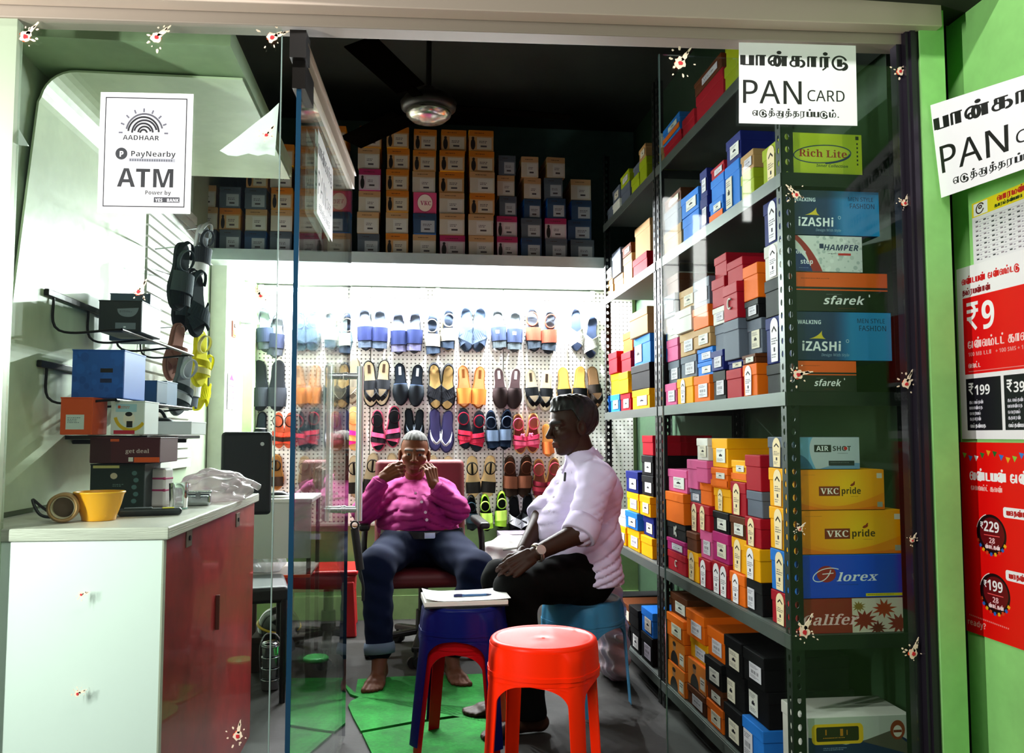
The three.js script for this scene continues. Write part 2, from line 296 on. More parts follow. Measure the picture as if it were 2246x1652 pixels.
// street tube hung under the canopy in front of the shop
{
  const o = thing('street_tube_light', 'bare fluorescent tube fitting hung under the canopy in front of the entrance', 'tube light', V(STREET.x, STREET.y, STREET.z));
  o.rotation.x = -0.9;
  part('housing', rbox(1.3, 0.12, 0.05, 0.01), mat('#b8b8b0', 0.5), o).position.z = 0.05;
  const gl = new THREE.MeshStandardMaterial({ color: '#ffffff', emissive: STREET.color, emissiveIntensity: 8, roughness: 0.4 }); gl.name = 'tube glow';
  part('glowing_tube', moved(cyl(0.02, 0.02, STREET.len, 16), 0, 0, 0, 0, 0, Math.PI / 2), gl, o).castShadow = false;
  for (const s of [-1, 1]) part('hanger', moved(cyl(0.006, 0.006, 0.56, 8), s * 0.5, 0.27, -0.04, 0.9), mat('#555', 0.5, 0.5), o);
  const a = new THREE.RectAreaLight(STREET.color, STREET.power, STREET.len, 0.05); a.position.set(0, 0, -0.03); a.name = 'street_light_source'; o.add(a);
}

// three upright tubes on the pillar across the way: they are what the right pane mirrors
{
  struct('wall_opposite', boxUV(plain(1.5, 2.6, -0.3, YC + 0.1, 1.26, 1.5)), wallM('#3a3a36'));
  const across = (px, y0, y1) => [at(px, (y0 + y1) / 2, 5.4), (y1 - y0) / 1870 * 5.4];
  [[1471, 425, 740, 0.1], [1535, 465, 700, 0.085], [1638, 362, 490, 0.055]].forEach(([px, y0, y1, w], i) => {
    const [p, L] = across(px, y0, y1), o = thing('upright_light', ['wide', 'medium', 'slim short'][i] + ' upright light box on the pillar opposite, mirrored in the right pane', 'light box', V(p.x, p.y, 1.2));
    part('casing', moved(rbox(w + 0.02, L + 0.02, 0.05, 0.006), 0, 0, 0.032), mat('#c8c8c4', 0.5), o);
    const gl = new THREE.MeshStandardMaterial({ color: '#ffffff', emissive: new THREE.Color(1, 0.98, 0.96), emissiveIntensity: 30, roughness: 0.4 }); gl.name = 'light box glow';
    part('glowing_tube', moved(rbox(w, L, 0.02, 0.008), 0, 0, 0), gl, o).castShadow = false;
    for (let k = 1; k < 4; k++) part('divider', moved(rbox(w + 0.004, 0.006, 0.004, 0.001), 0, L * (k / 4 - 0.5), -0.012), mat('#555', 0.5), o);
  });
}
// white sheets added in place of bright reflections in the left pane
{
  const sheet = (pts, label) => { const q = pts.map(([x, y]) => at(x, y, 2.118)), c = q[0]; tag(part('reflection_sheet', slab(q.map((p) => [p.x, p.y]), 0.0012).translate(0, 0, -2.118), mat('#fbfdfd', 0.4)), label, 'sheet'); };
  sheet([[482, 331], [520, 302], [560, 270], [592, 245], [612, 226], [603, 342], [585, 338], [566, 342], [545, 337], [520, 343], [500, 341]], 'white triangular sheet standing in for a reflection in the left pane, wavy lower edge');
  sheet([[24, 262], [40, 280], [64, 321], [45, 319], [24, 312]], 'small white triangular sheet standing in for a reflection at the left pane far edge');
}

// upright tube on the neighbouring pillar, left of the entrance
{
  struct('wall_neighbour', boxUV(plain(-2.3, -1.86, -0.3, YC + 0.1, -1.25, -0.75)), wallM('#8d9a84'));
  const o = thing('upright_tube_light', 'upright fluorescent tube on the neighbouring pillar left of the entrance', 'tube light', V(SIDE.x, SIDE.y, SIDE.z), 2.55);
  part('batten', moved(rbox(0.06, 1.26, 0.04, 0.006), 0, 0, 0.05), mat('#d8d8d4', 0.5), o);
  const gl = new THREE.MeshStandardMaterial({ color: '#ffffff', emissive: SIDE.color, emissiveIntensity: 8, roughness: 0.4 }); gl.name = 'tube glow';
  part('glowing_tube', cyl(0.016, 0.016, SIDE.len, 16), gl, o).castShadow = false;
  const a = new THREE.RectAreaLight(SIDE.color, SIDE.power, 0.05, SIDE.len); a.position.set(0, 0, -0.025); a.name = 'side_light_source'; o.add(a);
  a.rotation.y = 0; o.rotation.y = -0.75;
}
// ------------------------------------------------------------------ lettering: Tamil strokes in a 1 x 1 cell (x right, y down)
const TAMIL = {
  pa: [0.8, [['M', 0.12, 0.05, 0.12, 0.95, 3], ['M', 0.1, 0.93, 0.72, 0.93, 1], ['M', 0.68, 0.05, 0.68, 0.98, 3]]],
  aa: [0.72, [['M', 0.1, 0.05, 0.1, 0.98, 1.3], ['M', 0.08, 0.06, 0.7, 0.06, 1], ['M', 0.45, 0.06, 0.45, 0.98, 3]]],
  n: [1.3, [['A', 0.3, 0.72, 0.14, 0.2, 0, 6.3, 1.4], ['A', 0.38, 0.5, 0.34, 0.46, 2.4, 5.6, 1.3], ['A', 0.6, 0.52, 0.16, 0.42, 0, 6.3, 2], ['M', 0.6, 0.1, 1.28, 0.1, 1], ['M', 1.05, 0.1, 1.05, 0.98, 3]]],
  ka: [1.0, [['M', 0.15, 0.06, 0.8, 0.06, 1], ['M', 0.2, 0.06, 0.2, 0.42, 1.6], ['M', 0.5, 0.06, 0.5, 0.98, 2.6], ['M', 0.2, 0.42, 0.75, 0.42, 1], ['A', 0.28, 0.7, 0.24, 0.27, 0, 6.3, 1.2], ['A', 0.74, 0.7, 0.2, 0.28, 4.7, 8.2, 1.6]]],
  r: [0.72, [['M', 0.1, 0.05, 0.1, 0.98, 1.5], ['M', 0.08, 0.06, 0.7, 0.06, 1], ['M', 0.45, 0.06, 0.45, 0.98, 2.6], ['M', 0.45, 0.98, 0.2, 1.25, 1]]],
  du: [1.1, [['A', 0.5, 0.55, 0.46, 0.62, 0.5, 5.9, 1.3], ['M', 0.5, 0.2, 0.5, 0.9, 3], ['M', 0.5, 0.62, 0.9, 0.62, 1.2], ['A', 0.72, 0.86, 0.24, 0.3, 4.7, 8.0, 1.8]]],
  e: [0.8, [['A', 0.28, 0.7, 0.2, 0.24, 0, 6.3, 1], ['A', 0.36, 0.5, 0.34, 0.44, 2.6, 5.2, 1], ['M', 0.45, 0.08, 0.78, 0.08, 1], ['M', 0.62, 0.08, 0.62, 0.98, 2]]],
  tha: [0.9, [['M', 0.15, 0.06, 0.78, 0.06, 1], ['M', 0.22, 0.06, 0.22, 0.45, 1.4], ['M', 0.48, 0.06, 0.48, 0.95, 2], ['A', 0.3, 0.68, 0.22, 0.24, 0, 6.3, 1], ['A', 0.64, 0.66, 0.22, 0.26, 4.7, 7.8, 1.4], ['M', 0.5, 0.95, 0.1, 1.22, 1.1]]],
  thu: [1.15, [['M', 0.15, 0.06, 0.78, 0.06, 1], ['M', 0.48, 0.06, 0.48, 0.95, 2], ['A', 0.3, 0.68, 0.22, 0.24, 0, 6.3, 1], ['A', 0.62, 0.7, 0.24, 0.3, 4.7, 7.6, 1.4], ['M', 0.98, 0.06, 0.98, 1.1, 2], ['A', 0.6, 1.02, 0.4, 0.24, 0, 3.1, 1]]],
  ra: [0.8, [['M', 0.1, 0.05, 0.1, 0.98, 1], ['M', 0.08, 0.06, 0.72, 0.06, 1], ['M', 0.5, 0.06, 0.5, 0.98, 1.8], ['M', 0.5, 0.98, 0.02, 1.22, 1]]],
  m: [1.0, [['M', 0.12, 0.05, 0.12, 0.95, 2.4], ['M', 0.1, 0.93, 0.6, 0.93, 1], ['M', 0.5, 0.3, 0.5, 0.95, 2], ['A', 0.72, 0.56, 0.2, 0.4, 3.2, 7.9, 1.2]]],
  va: [0.95, [['A', 0.26, 0.68, 0.2, 0.26, 0, 6.3, 1], ['A', 0.36, 0.5, 0.34, 0.44, 2.6, 5.6, 1], ['M', 0.56, 0.2, 0.56, 0.93, 1.6], ['M', 0.56, 0.93, 0.9, 0.93, 1], ['M', 0.84, 0.1, 0.84, 0.95, 1.6]]],
  a: [1.1, [['A', 0.3, 0.35, 0.22, 0.26, 1, 6, 1.2], ['A', 0.36, 0.62, 0.3, 0.34, 0.2, 4.6, 1.2], ['M', 0.2, 0.6, 0.95, 0.6, 1], ['M', 0.85, 0.05, 0.85, 0.98, 1.8]]],
  ta: [0.75, [['M', 0.15, 0.05, 0.15, 0.95, 2], ['M', 0.15, 0.93, 0.7, 0.93, 1]]],
  stop: [0.4, []], gap: [0.35, []],
};
function tamil(g, word, x, y, h, color, weight = 0.05, slant = 0) {      // a trailing * puts the dot over the letter
  g.save(); g.strokeStyle = g.fillStyle = color; g.lineCap = 'butt'; g.transform(1, 0, -slant, 1, x + slant * y, y); let cx = 0;
  for (const w of word.split(' ')) {
    const dot = w.endsWith('*'), [adv, strokes] = TAMIL[dot ? w.slice(0, -1) : w];
    for (const s of strokes) {
      g.lineWidth = h * weight * s[s.length - 1]; g.beginPath();
      if (s[0] === 'M') { g.moveTo(cx + s[1] * h, s[2] * h); g.lineTo(cx + s[3] * h, s[4] * h); } else g.ellipse(cx + s[1] * h, s[2] * h, s[3] * h, s[4] * h, 0, s[5], s[6]);
      g.stroke();
    }
    if (dot) { g.beginPath(); g.arc(cx + adv * h * 0.55, -0.26 * h, 0.16 * h, 0, 7); g.fill(); }
    if (w === 'stop') { g.beginPath(); g.arc(cx + 0.15 * h, 0.92 * h, 0.1 * h, 0, 7); g.fill(); }
    cx += (adv + 0.12) * h;
  }
  g.restore(); return cx;
}
const say = (g, s, x, y, size, color, font = 'bold', family = 'sans-serif', slant = 0, stretch = 1) => { g.save(); g.font = `${font} ${size}px ${family}`; g.fillStyle = color; g.transform(stretch, 0, -slant, 1, x, y); g.fillText(s, 0, 0); const w = g.measureText(s).width * stretch; g.restore(); return w; };
function rupee(g, x, y, h, color, lw = 0.12) { g.save(); g.strokeStyle = color; g.lineWidth = h * lw; g.beginPath(); g.moveTo(x, y); g.lineTo(x + h * 0.62, y); g.moveTo(x, y + h * 0.28); g.lineTo(x + h * 0.62, y + h * 0.28); g.moveTo(x, y + h * 0.56); g.lineTo(x + h * 0.16, y + h * 0.56); g.ellipse(x + h * 0.2, y + h * 0.28, h * 0.24, h * 0.28, 0, Math.PI / 2, -Math.PI / 2, true); g.moveTo(x + h * 0.1, y + h * 0.56); g.lineTo(x + h * 0.5, y + h); g.stroke(); g.restore(); }
function paper(name, label, category, pts, m, thick = 0.0008, lift = 0.002) {     // a sheet through four corners: top left, top right, bottom right, bottom left
  const n = pts[1].clone().sub(pts[0]).cross(pts[3].clone().sub(pts[0])).normalize().negate(), N = 6, pos = [], uv = [], idx = [];
  for (const t of [lift, lift + thick]) for (let j = 0; j <= N; j++) for (let i = 0; i <= N; i++) {
    const u = i / N, v = j / N, p = pts[0].clone().lerp(pts[1], u).lerp(pts[3].clone().lerp(pts[2], u), v).addScaledVector(n, t + 0.0006 * Math.sin(u * 5 + v * 3)); pos.push(p.x, p.y, p.z); uv.push(u, 1 - v);
  }
  const q = (N + 1) * (N + 1);
  for (let j = 0; j < N; j++) for (let i = 0; i < N; i++) { const a = j * (N + 1) + i, b = a + N + 1; idx.push(q + a, q + b, q + a + 1, q + a + 1, q + b, q + b + 1, a, a + 1, b, a + 1, b + 1, b); }
  for (let i = 0; i < N; i++) { const e = [[i, i + 1], [q - 1 - i, q - 2 - i], [(N - i) * (N + 1), (N - i - 1) * (N + 1)], [i * (N + 1) + N, (i + 1) * (N + 1) + N]]; for (const [a, b] of e) idx.push(a, q + a, b, b, q + a, q + b); }
  const g = new THREE.BufferGeometry(); g.setAttribute('position', new THREE.Float32BufferAttribute(pos, 3)); g.setAttribute('uv', new THREE.Float32BufferAttribute(uv, 2)); g.setIndex(idx);
  const f = g.toNonIndexed(); f.computeVertexNormals();
  return tag(part(name, f, m), label, category);
}
function panCard(g, w, h) {
  g.fillStyle = '#fbfbfd'; g.fillRect(0, 0, w, h);
  g.save(); g.scale(1.36, 1); tamil(g, 'pa aa n* ka aa r* du', w * 0.012, h * 0.15, h * 0.135, '#0a0a0a', 0.115); g.restore();
  g.save(); g.scale(1, 1.0); say(g, 'PAN', w * 0.005, h * 0.75, h * 0.4, '#0a0a0a', 'normal', 'sans-serif', 0, 1.02); g.restore();
  say(g, 'CARD', w * 0.57, h * 0.705, h * 0.19, '#0a0a0a', 'normal', 'sans-serif', 0, 1.0);
  g.save(); g.scale(1.25, 1); tamil(g, 'e du tha* thu tha* tha ra pa* pa du m* stop', w * 0.09, h * 0.835, h * 0.07, '#111', 0.1); g.restore();
}
const panM = printed(1024, 724, panCard, 0.5, { bumpMap: bumps, bumpScale: 0.0006 });
paper('paper_sign', 'white paper sign lettered in black, taped high on the right glass pane', 'sign', [at(1620, 94, 2.096), at(1876, 101, 2.096), at(1879, 277, 2.096), at(1620, 271, 2.096)], panM);
{
  // spans from the pillar face across the dark gap to the side wall
  const a = at(2044, 231, 2.064), d = at(2068, 434, 2.062), e = atX(2246, 166, 1.388), f = atX(2246, 372, 1.39), far = (p, q) => V(p.x + (q.x - p.x) / 0.62, p.y + (q.y - p.y) / 0.62, p.z + (q.z - p.z) / 0.62);
  paper('paper_sign', 'white paper sign lettered in black, pasted crooked on the green wall at the right edge', 'sign', [a, far(a, e), far(d, f), d], panM, 0.0008, 0.004);
}
{
  const A = at(685, 285, 2.3), dx = -0.0; // on the aisle face of the open door
  const P = (px, py, z) => { const p = at(px, py, z); return V(p.x, p.y, p.z); };
  const line = (z) => { const A0 = at(643, 955, 2.12), B0 = at(762, 955, 3.2), t = (z - 2.12) / (3.2 - 2.12); return A0.x + (B0.x - A0.x) * t + 0.0085; };
  const z0 = 2.36, z1 = 2.66, y = (py, z) => at(700, py, z).y;
  paper('paper_sign', 'white paper sign stuck on the open glass door, seen nearly edge on', 'sign', [V(line(z0), y(283, z0), -z0), V(line(z1), y(372, z1), -z1), V(line(z1), y(530, z1), -z1), V(line(z0), y(468, z0), -z0)].map((p) => p), panM, 0.0008, 0.001);
}
paper('paper_sign', 'white notice with a black border, fingerprint emblem and ATM lettering, on the left glass pane', 'sign', [at(222, 203, 2.096), at(425, 207, 2.096), at(418, 470, 2.096), at(214, 467, 2.096)], printed(620, 800, (g, w, h) => {
  g.fillStyle = '#fcfcfe'; g.fillRect(0, 0, w, h); g.strokeStyle = '#15151a'; g.lineWidth = 7; g.strokeRect(w * 0.06, h * 0.045, w * 0.87, h * 0.9);
  const cx = w * 0.47, cy = h * 0.335;
  g.lineWidth = 13; for (let i = 0; i < 6; i++) { g.strokeStyle = ['#101016', '#101016', '#16161e', '#16161e', '#101016', '#505058'][i]; g.beginPath(); g.ellipse(cx + (i % 2) * 6, cy, 22 + i * 20, 22 + i * 21, 0, Math.PI * (1.0 + 0.03 * (i % 3)), Math.PI * (1.98 - 0.06 * (i % 2))); g.stroke(); }
  g.strokeStyle = '#5f5f6a'; g.lineWidth = 12; for (let i = 0; i <= 8; i++) { const a = Math.PI * (1 + i / 8), r0 = 138, r1 = 165; g.beginPath(); g.moveTo(cx + Math.cos(a) * r0, cy + Math.sin(a) * r0); g.lineTo(cx + Math.cos(a) * r1, cy + Math.sin(a) * r1); g.stroke(); }
  say(g, 'AADHAAR', w * 0.25, h * 0.395, 44, '#0c0c10', 'bold', 'sans-serif', 0, 1.18);
  g.fillStyle = '#26292e'; g.beginPath(); g.arc(w * 0.24, h * 0.51, 40, 0, 7); g.fill(); say(g, 'P', w * 0.215, h * 0.535, 52, '#fff');
  say(g, 'PayNearby', w * 0.335, h * 0.53, 50, '#1a1c20', 'bold', 'sans-serif', 0, 1.16);
  g.fillStyle = '#9a9ca4'; g.fillRect(w * 0.32, h * 0.545, w * 0.5, h * 0.03); g.fillStyle = '#5a5c64'; for (let i = 0; i < 18; i++) g.fillRect(w * (0.33 + i * 0.026), h * 0.552, 10, 14);
  say(g, 'ATM', w * 0.2, h * 0.785, 172, '#1e2024', 'bold', 'sans-serif', 0, 1.08);
  say(g, 'Power by', w * 0.5, h * 0.845, 38, '#0c0c10', 'bold', 'sans-serif', 0, 1.05);
  g.fillStyle = '#33343a'; g.fillRect(w * 0.6, h * 0.865, w * 0.28, h * 0.045); say(g, 'YES', w * 0.615, h * 0.903, 30, '#e8e8ee'); say(g, 'BANK', w * 0.74, h * 0.903, 30, '#e8e8ee');
}));
// posters on the green side wall (they run out of the picture to the right)
const side = (px, py) => atX(px, py, WX);
function wallPoster(label, px0, yTop, yBot, width, draw, tw, th, tilt = 0) {
  const a = side(px0, yTop), d = side(px0 + (yBot - yTop) * 0.034, yBot), z1 = a.z + width;
  return paper('poster', label, 'poster', [a, V(a.x, a.y + tilt, z1), V(d.x, d.y + tilt, d.z + width), d], printed(tw, th, draw, 0.4), 0.0008, 0.0025);
}
wallPoster('yellow headed calendar sheet of small print on the side wall under the crooked sign', 2134, 448, 580, 0.42, (g, w, h) => {
  g.fillStyle = '#f4f2f6'; g.fillRect(0, 0, w, h); g.fillStyle = '#ffe81e'; g.fillRect(0, 0, w, h * 0.24); g.fillStyle = '#fff'; g.fillRect(12, 10, 100, h * 0.2);
  g.strokeStyle = '#3a1c10'; g.lineWidth = 8; g.beginPath(); g.ellipse(58, h * 0.12, 26, 34, 0.3, 0, 5.5); g.stroke(); g.beginPath(); g.arc(60, h * 0.1, 10, 0, 7); g.stroke();
  tamil(g, 'va aa ra m n* ka du aa ra m', 180, 16, 34, '#d0181c', 0.16); tamil(g, 'ka aa ra m* tha n* pa aa e', 160, 66, 20, '#102a12', 0.15); 
  for (let r = 0; r < 9; r++) { g.fillStyle = '#c9c2cf'; g.fillRect(20, h * 0.3 + r * h * 0.077, w, 3); for (let c = 0; c < 12; c++) { g.fillStyle = rnd() > 0.4 ? '#2c2c34' : '#8a7a88'; g.fillRect(24 + c * 56, h * 0.315 + r * h * 0.077, 18, 9); g.fillStyle = '#a8a0b0'; g.fillRect(50 + c * 56, h * 0.33 + r * h * 0.077, 12, 8); } }
}, 760, 420, 0.0);
wallPoster('white tariff poster with a red panel and black price boxes on the green side wall', 2100, 592, 963, 0.45, (g, w, h) => {
  g.fillStyle = '#fbf9fb'; g.fillRect(0, 0, w, h);
  tamil(g, 'va n* ta pa n* gap a n* va m* ta du', 44, 70, 34, '#d8141c', 0.15); tamil(g, 'tha m* ra pa n* aa n*', 44, 138, 30, '#8a1420', 0.15);
  g.fillStyle = '#ec0a10'; g.fillRect(46, 184, w - 46, 450); rupee(g, 76, 226, 150, '#fff', 0.14); say(g, '9', 190, 384, 220, '#fff', 'bold', 'sans-serif', 0, 0.9);
  tamil(g, 'a n* va m* ta ta* gap ka aa va n*', 76, 440, 44, '#ffd9d6', 0.13); say(g, '100 MB', 76, 530, 32, '#f0a09c'); tamil(g, 'ta ta aa', 200, 506, 24, '#f0a09c', 0.14); say(g, '+ 100 SMS + 1', 290, 530, 32, '#f0a09c'); tamil(g, 'va va ta* ta', 76, 572, 26, '#ffdcd8', 0.14); g.fillStyle = '#f08884'; g.fillRect(76, 616, w, 5);
  for (const [x, pw] of [[50, 270], [342, 270], [634, 270]]) {
    g.fillStyle = '#17151f'; g.fillRect(x, 660, pw, 300); rupee(g, x + 20, 690, 62, '#fff', 0.16); say(g, x < 100 ? '199' : '399', x + 66, 756, 78, '#fff', 'bold', 'sans-serif', 0, 0.95);
    for (let i = 0; i < 4; i++) tamil(g, ['ka ta va m* tha n*', 'pa va aa n* e tha', 'a va ra pa m*', 'ka tha aa ra n*'][i], x + 22, 790 + i * 32, 17, '#d6d2de', 0.15); tamil(g, 'va m* tha n* pa tha', x + 22, 926, 19, '#eceaf2', 0.15);
  }
}, 900, 1010);
wallPoster('red festival tariff poster with coloured bunting and dark round price badges on the side wall', 2106, 970, 1382, 0.45, (g, w, h) => {
  g.fillStyle = '#f40404'; g.fillRect(0, 0, w, h);
  const cs = ['#8ad040', '#3a86d8', '#ffffff', '#2a7a30', '#f0a020', '#1c6a2a', '#3878d8', '#f0b020'];
  for (let i = 0; i < 18; i++) { const x = 26 + i * 48, y = 60 + Math.sin(i * 1.1) * 18; g.fillStyle = cs[i % 8]; g.beginPath(); g.moveTo(x, y); g.lineTo(x + 36, y + 6); g.lineTo(x + 16, y + 36); g.fill(); }
  tamil(g, 'va n* ta pa n* gap a n* va ta', 82, 170, 50, '#fff', 0.16); tamil(g, 'a va va m* ta* gap ka va n*', 88, 252, 26, '#ffc8c0', 0.15);
  const badge = (x, y, n) => {
    g.fillStyle = '#190206'; g.beginPath(); g.arc(x, y, 112, 0, 7); g.fill(); g.fillStyle = '#6d0610'; g.beginPath(); g.arc(x + 6, y - 4, 92, 0, 7); g.fill(); g.strokeStyle = '#fff0ea'; g.lineWidth = 5; g.beginPath(); g.arc(x, y, 114, 3.4, 4.4); g.stroke();
    for (let i = 0; i < 9; i++) { const a = 0.5 + i * 0.28; g.fillStyle = ['#f5b31e', '#2b66c4', '#e04820'][i % 3]; g.save(); g.translate(x + Math.cos(a) * 112, y + Math.sin(a) * 112); g.rotate(a); g.fillRect(-10, -9, 20, 18); g.restore(); }
    rupee(g, x - 82, y - 62, 36, '#fff', 0.16); say(g, n, x - 58, y - 14, 82, '#fff', 'bold', 'sans-serif', 0, 0.88); g.fillStyle = '#ff5a5a'; g.fillRect(x - 56, y + 4, 118, 5); say(g, '28', x - 20, y + 50, 42, '#ffd0d4'); tamil(g, 'n* aa ta* ka n*', x - 50, y + 62, 20, '#ffe0e2', 0.16);
  };
  badge(235, 520, '229'); badge(245, 850, '199'); badge(610, 520, '509'); badge(610, 850, '459');
  g.fillStyle = '#fff'; for (const y of [356, 700]) { g.beginPath(); g.roundRect(330, y, 240, 58, 14); g.fill(); tamil(g, 'pa e tha n* aa', 356, y + 18, 26, '#c01018', 0.18); }
  g.fillStyle = '#ff8a84'; for (let i = 0; i < 22; i++) g.fillRect(36 + i * 14, 1006 + i * 0.5, 9, 9); say(g, 'ready?', 20, 1068, 46, '#ffb9b4');
}, 900, 1110);
// ------------------------------------------------------------------ shoe boxes
const CL = { Y: ['mustard yellow', '#eea606'], O: ['orange', '#e2660c'], R: ['dark red', '#a00c20'], P: ['pink', '#d0588e'], M: ['magenta', '#a8206a'], W: ['white', '#d2cec8'], T: ['tan', '#b08a5c'], N: ['navy', '#141e66'], B: ['blue', '#2472cc'], K: ['black', '#0c0b0d'], G: ['grey', '#5c6272'], V: ['olive green', '#98a81a'], D: ['brown', '#5a2c12'], I: ['orange-red', '#ea4408'] };
const CARD = {}; for (const k in CL) CARD[k] = mat(CL[k][1], 0.7, 0, { specularIntensity: 0.15 });
const scribble = (g, x, y, w, n, c, s = 1) => { g.fillStyle = c; for (let i = 0; i < n; i++) { let cx = x; while (cx < x + w * rr(0.55, 1)) { const q = rr(3, 12) * s; g.fillRect(cx, y + i * 9 * s, q, 4 * s); cx += q + rr(2, 5) * s; } } };
const STICK = [0, 1, 2, 3].map((v) => printed(128, 128, (g, w, h) => {
  g.fillStyle = ['#d4d0da', '#dcdad4', '#cfcad4', '#d8d0be'][v]; g.fillRect(0, 0, w, h);
  scribble(g, 10, 14, 100, 3, '#4a4452'); g.fillStyle = '#1d1a22'; if (v % 2) { g.fillRect(40, 58, 46, 16); g.fillRect(52, 50, 20, 10); } else { for (let i = 0; i < 14; i++) g.fillRect(20 + i * 6, 54, rr(1, 4), 26); }
  scribble(g, 12, 92, 100, 3, '#55505c');
}, 0.75, { specularIntensity: 0.15 }));
// the print of a foot-shaped sticker: slipper on a white tongue
const FOOT = [0, 1].map((v) => printed(96, 160, (g, w, h) => { g.fillStyle = v ? '#f0d9b0' : '#f0eaf2'; g.fillRect(0, 0, w, h); g.strokeStyle = '#241a1a'; g.lineWidth = 8; g.beginPath(); g.moveTo(20, 50); g.lineTo(48, 34); g.lineTo(78, 52); g.stroke(); scribble(g, 14, 74, 70, 3, '#3c3640'); g.fillStyle = '#2a2430'; g.fillRect(40, 108, 18, 16); scribble(g, 14, 132, 66, 2, '#5a5460'); }, 0.75, { specularIntensity: 0.15 }));
const PORTRAIT = printed(128, 96, (g, w, h) => { g.fillStyle = '#e07a14'; g.fillRect(0, 0, w, h); g.fillStyle = '#140c0a'; g.beginPath(); g.ellipse(48, 92, 30, 44, 0, 0, 7); g.fill(); g.fillStyle = '#a5714a'; g.beginPath(); g.ellipse(48, 32, 12, 16, 0, 0, 7); g.fill(); g.fillStyle = '#120a08'; g.beginPath(); g.ellipse(48, 20, 13, 9, 0, 0, 7); g.fill(); g.fillStyle = '#e9e2da'; g.fillRect(88, 40, 32, 44); g.fillStyle = '#444'; g.fillRect(92, 50, 24, 4); g.fillRect(92, 60, 20, 4); }, 0.45);
const footShape = (w, h) => { const p = []; for (let i = 0; i <= 8; i++) { const a = Math.PI * i / 8; p.push([Math.cos(a) * w / 2, h / 2 - w / 2 + Math.sin(a) * w / 2]); } p.push([-w / 2 * 0.85, -h / 2], [w / 2 * 0.85, -h / 2]); return p; };
function flatUV(g, w, h) { const p = g.attributes.position, uv = g.attributes.uv; for (let i = 0; i < p.count; i++) uv.setXY(i, p.getX(i) / w + 0.5, p.getY(i) / h + 0.5); return g; }
const decalGeo = new Map();
const plate = (w, h, t = 0.0012) => { const k = [w, h, t].map((x) => x.toFixed(3)).join(); if (!decalGeo.has(k)) { const g = flatUV(new THREE.BoxGeometry(w, h, t), w, h); decalGeo.set(k, g); } return decalGeo.get(k); };
const footPlate = (w, h) => { const k = 'f' + w.toFixed(3) + h.toFixed(3); if (!decalGeo.has(k)) decalGeo.set(k, flatUV(slab(footShape(w, h), 0.0012), w, h)); return decalGeo.get(k); };
// a box whose printed end faces local +z; base centre at the origin
function shoeBox(name, label, group, { w, h, d, color, lid = color, kind = 's', face, pos, turn = 0, category = 'shoe box', parent }) {
  const o = thing(name, label, category, pos, turn, group), q = (x) => Math.max(0.01, Math.round(x * 250) / 250), lh = q(Math.min(0.035, h * 0.35));
  part('carton', rbox(w - 0.005, h - 0.004, d - 0.005, 0.003), CARD[color] ?? color, o).position.y = (h - 0.004) / 2;
  part('lid', rbox(w, lh, d, 0.003), CARD[lid] ?? lid, o).position.y = h - lh / 2;
  const zf = d / 2 + 0.0006;
  if (face) part('printed_front', plate(w - 0.002, h - 0.002), face, o).position.set(0, h / 2, zf);
  else if (kind === 's' || kind === 'S') { const sw = q(w * (kind === 's' ? 0.55 : 0.42)), sh = q(h * (kind === 's' ? 0.5 : 0.62)); part('label_sticker', plate(sw, sh), STICK[Math.floor(rnd() * 4)], o).position.set(w * (kind === 's' ? 0.1 : -0.2) , h * 0.42, zf); }
  else if (kind === 'f') part('label_sticker', footPlate(q(Math.min(w * 0.62, h * 0.52)), q(h * 0.92)), FOOT[Math.floor(rnd() * 2)], o).position.set(-w * 0.08, h * 0.5, zf);
  else if (kind === 'g') { for (const s of [-1, 1]) part('label_sticker', footPlate(q(Math.min(w * 0.4, h * 0.5)), q(h * 0.9)), FOOT[0], o).position.set(s * w * 0.22, h * 0.48, zf); }
  else if (kind === 'p') part('portrait_print', plate(w - 0.004, h - 0.006), PORTRAIT, o).position.set(0, h / 2, zf);
  else if (kind === 'c') { const sw = q(h * 0.45); const t = part('round_emblem', new THREE.TorusGeometry(sw * 0.32, sw * 0.06, 6, 20, 4.6), CARD.W, o); t.position.set(0, h * 0.45, zf); t.rotation.z = 0.8; }
  else if (kind === 'k') { const t = part('letter_print', [moved(plate(0.01, h * 0.5), -0.02, 0, 0), moved(plate(0.009, h * 0.32), 0.0, 0.012, 0, 0, 0, -0.7), moved(plate(0.009, h * 0.32), 0.0, -0.012, 0, 0, 0, 0.7)], CARD.W, o); t.position.set(0, h * 0.5, zf); }
  else if (kind === 'd') { part('band_print', plate(w - 0.003, q(h * 0.28)), CARD.O, o).position.set(0, h * 0.25, zf); part('label_sticker', plate(q(w * 0.5), q(h * 0.3)), STICK[1], o).position.set(w * 0.1, h * 0.62, zf); }
  return o;
}

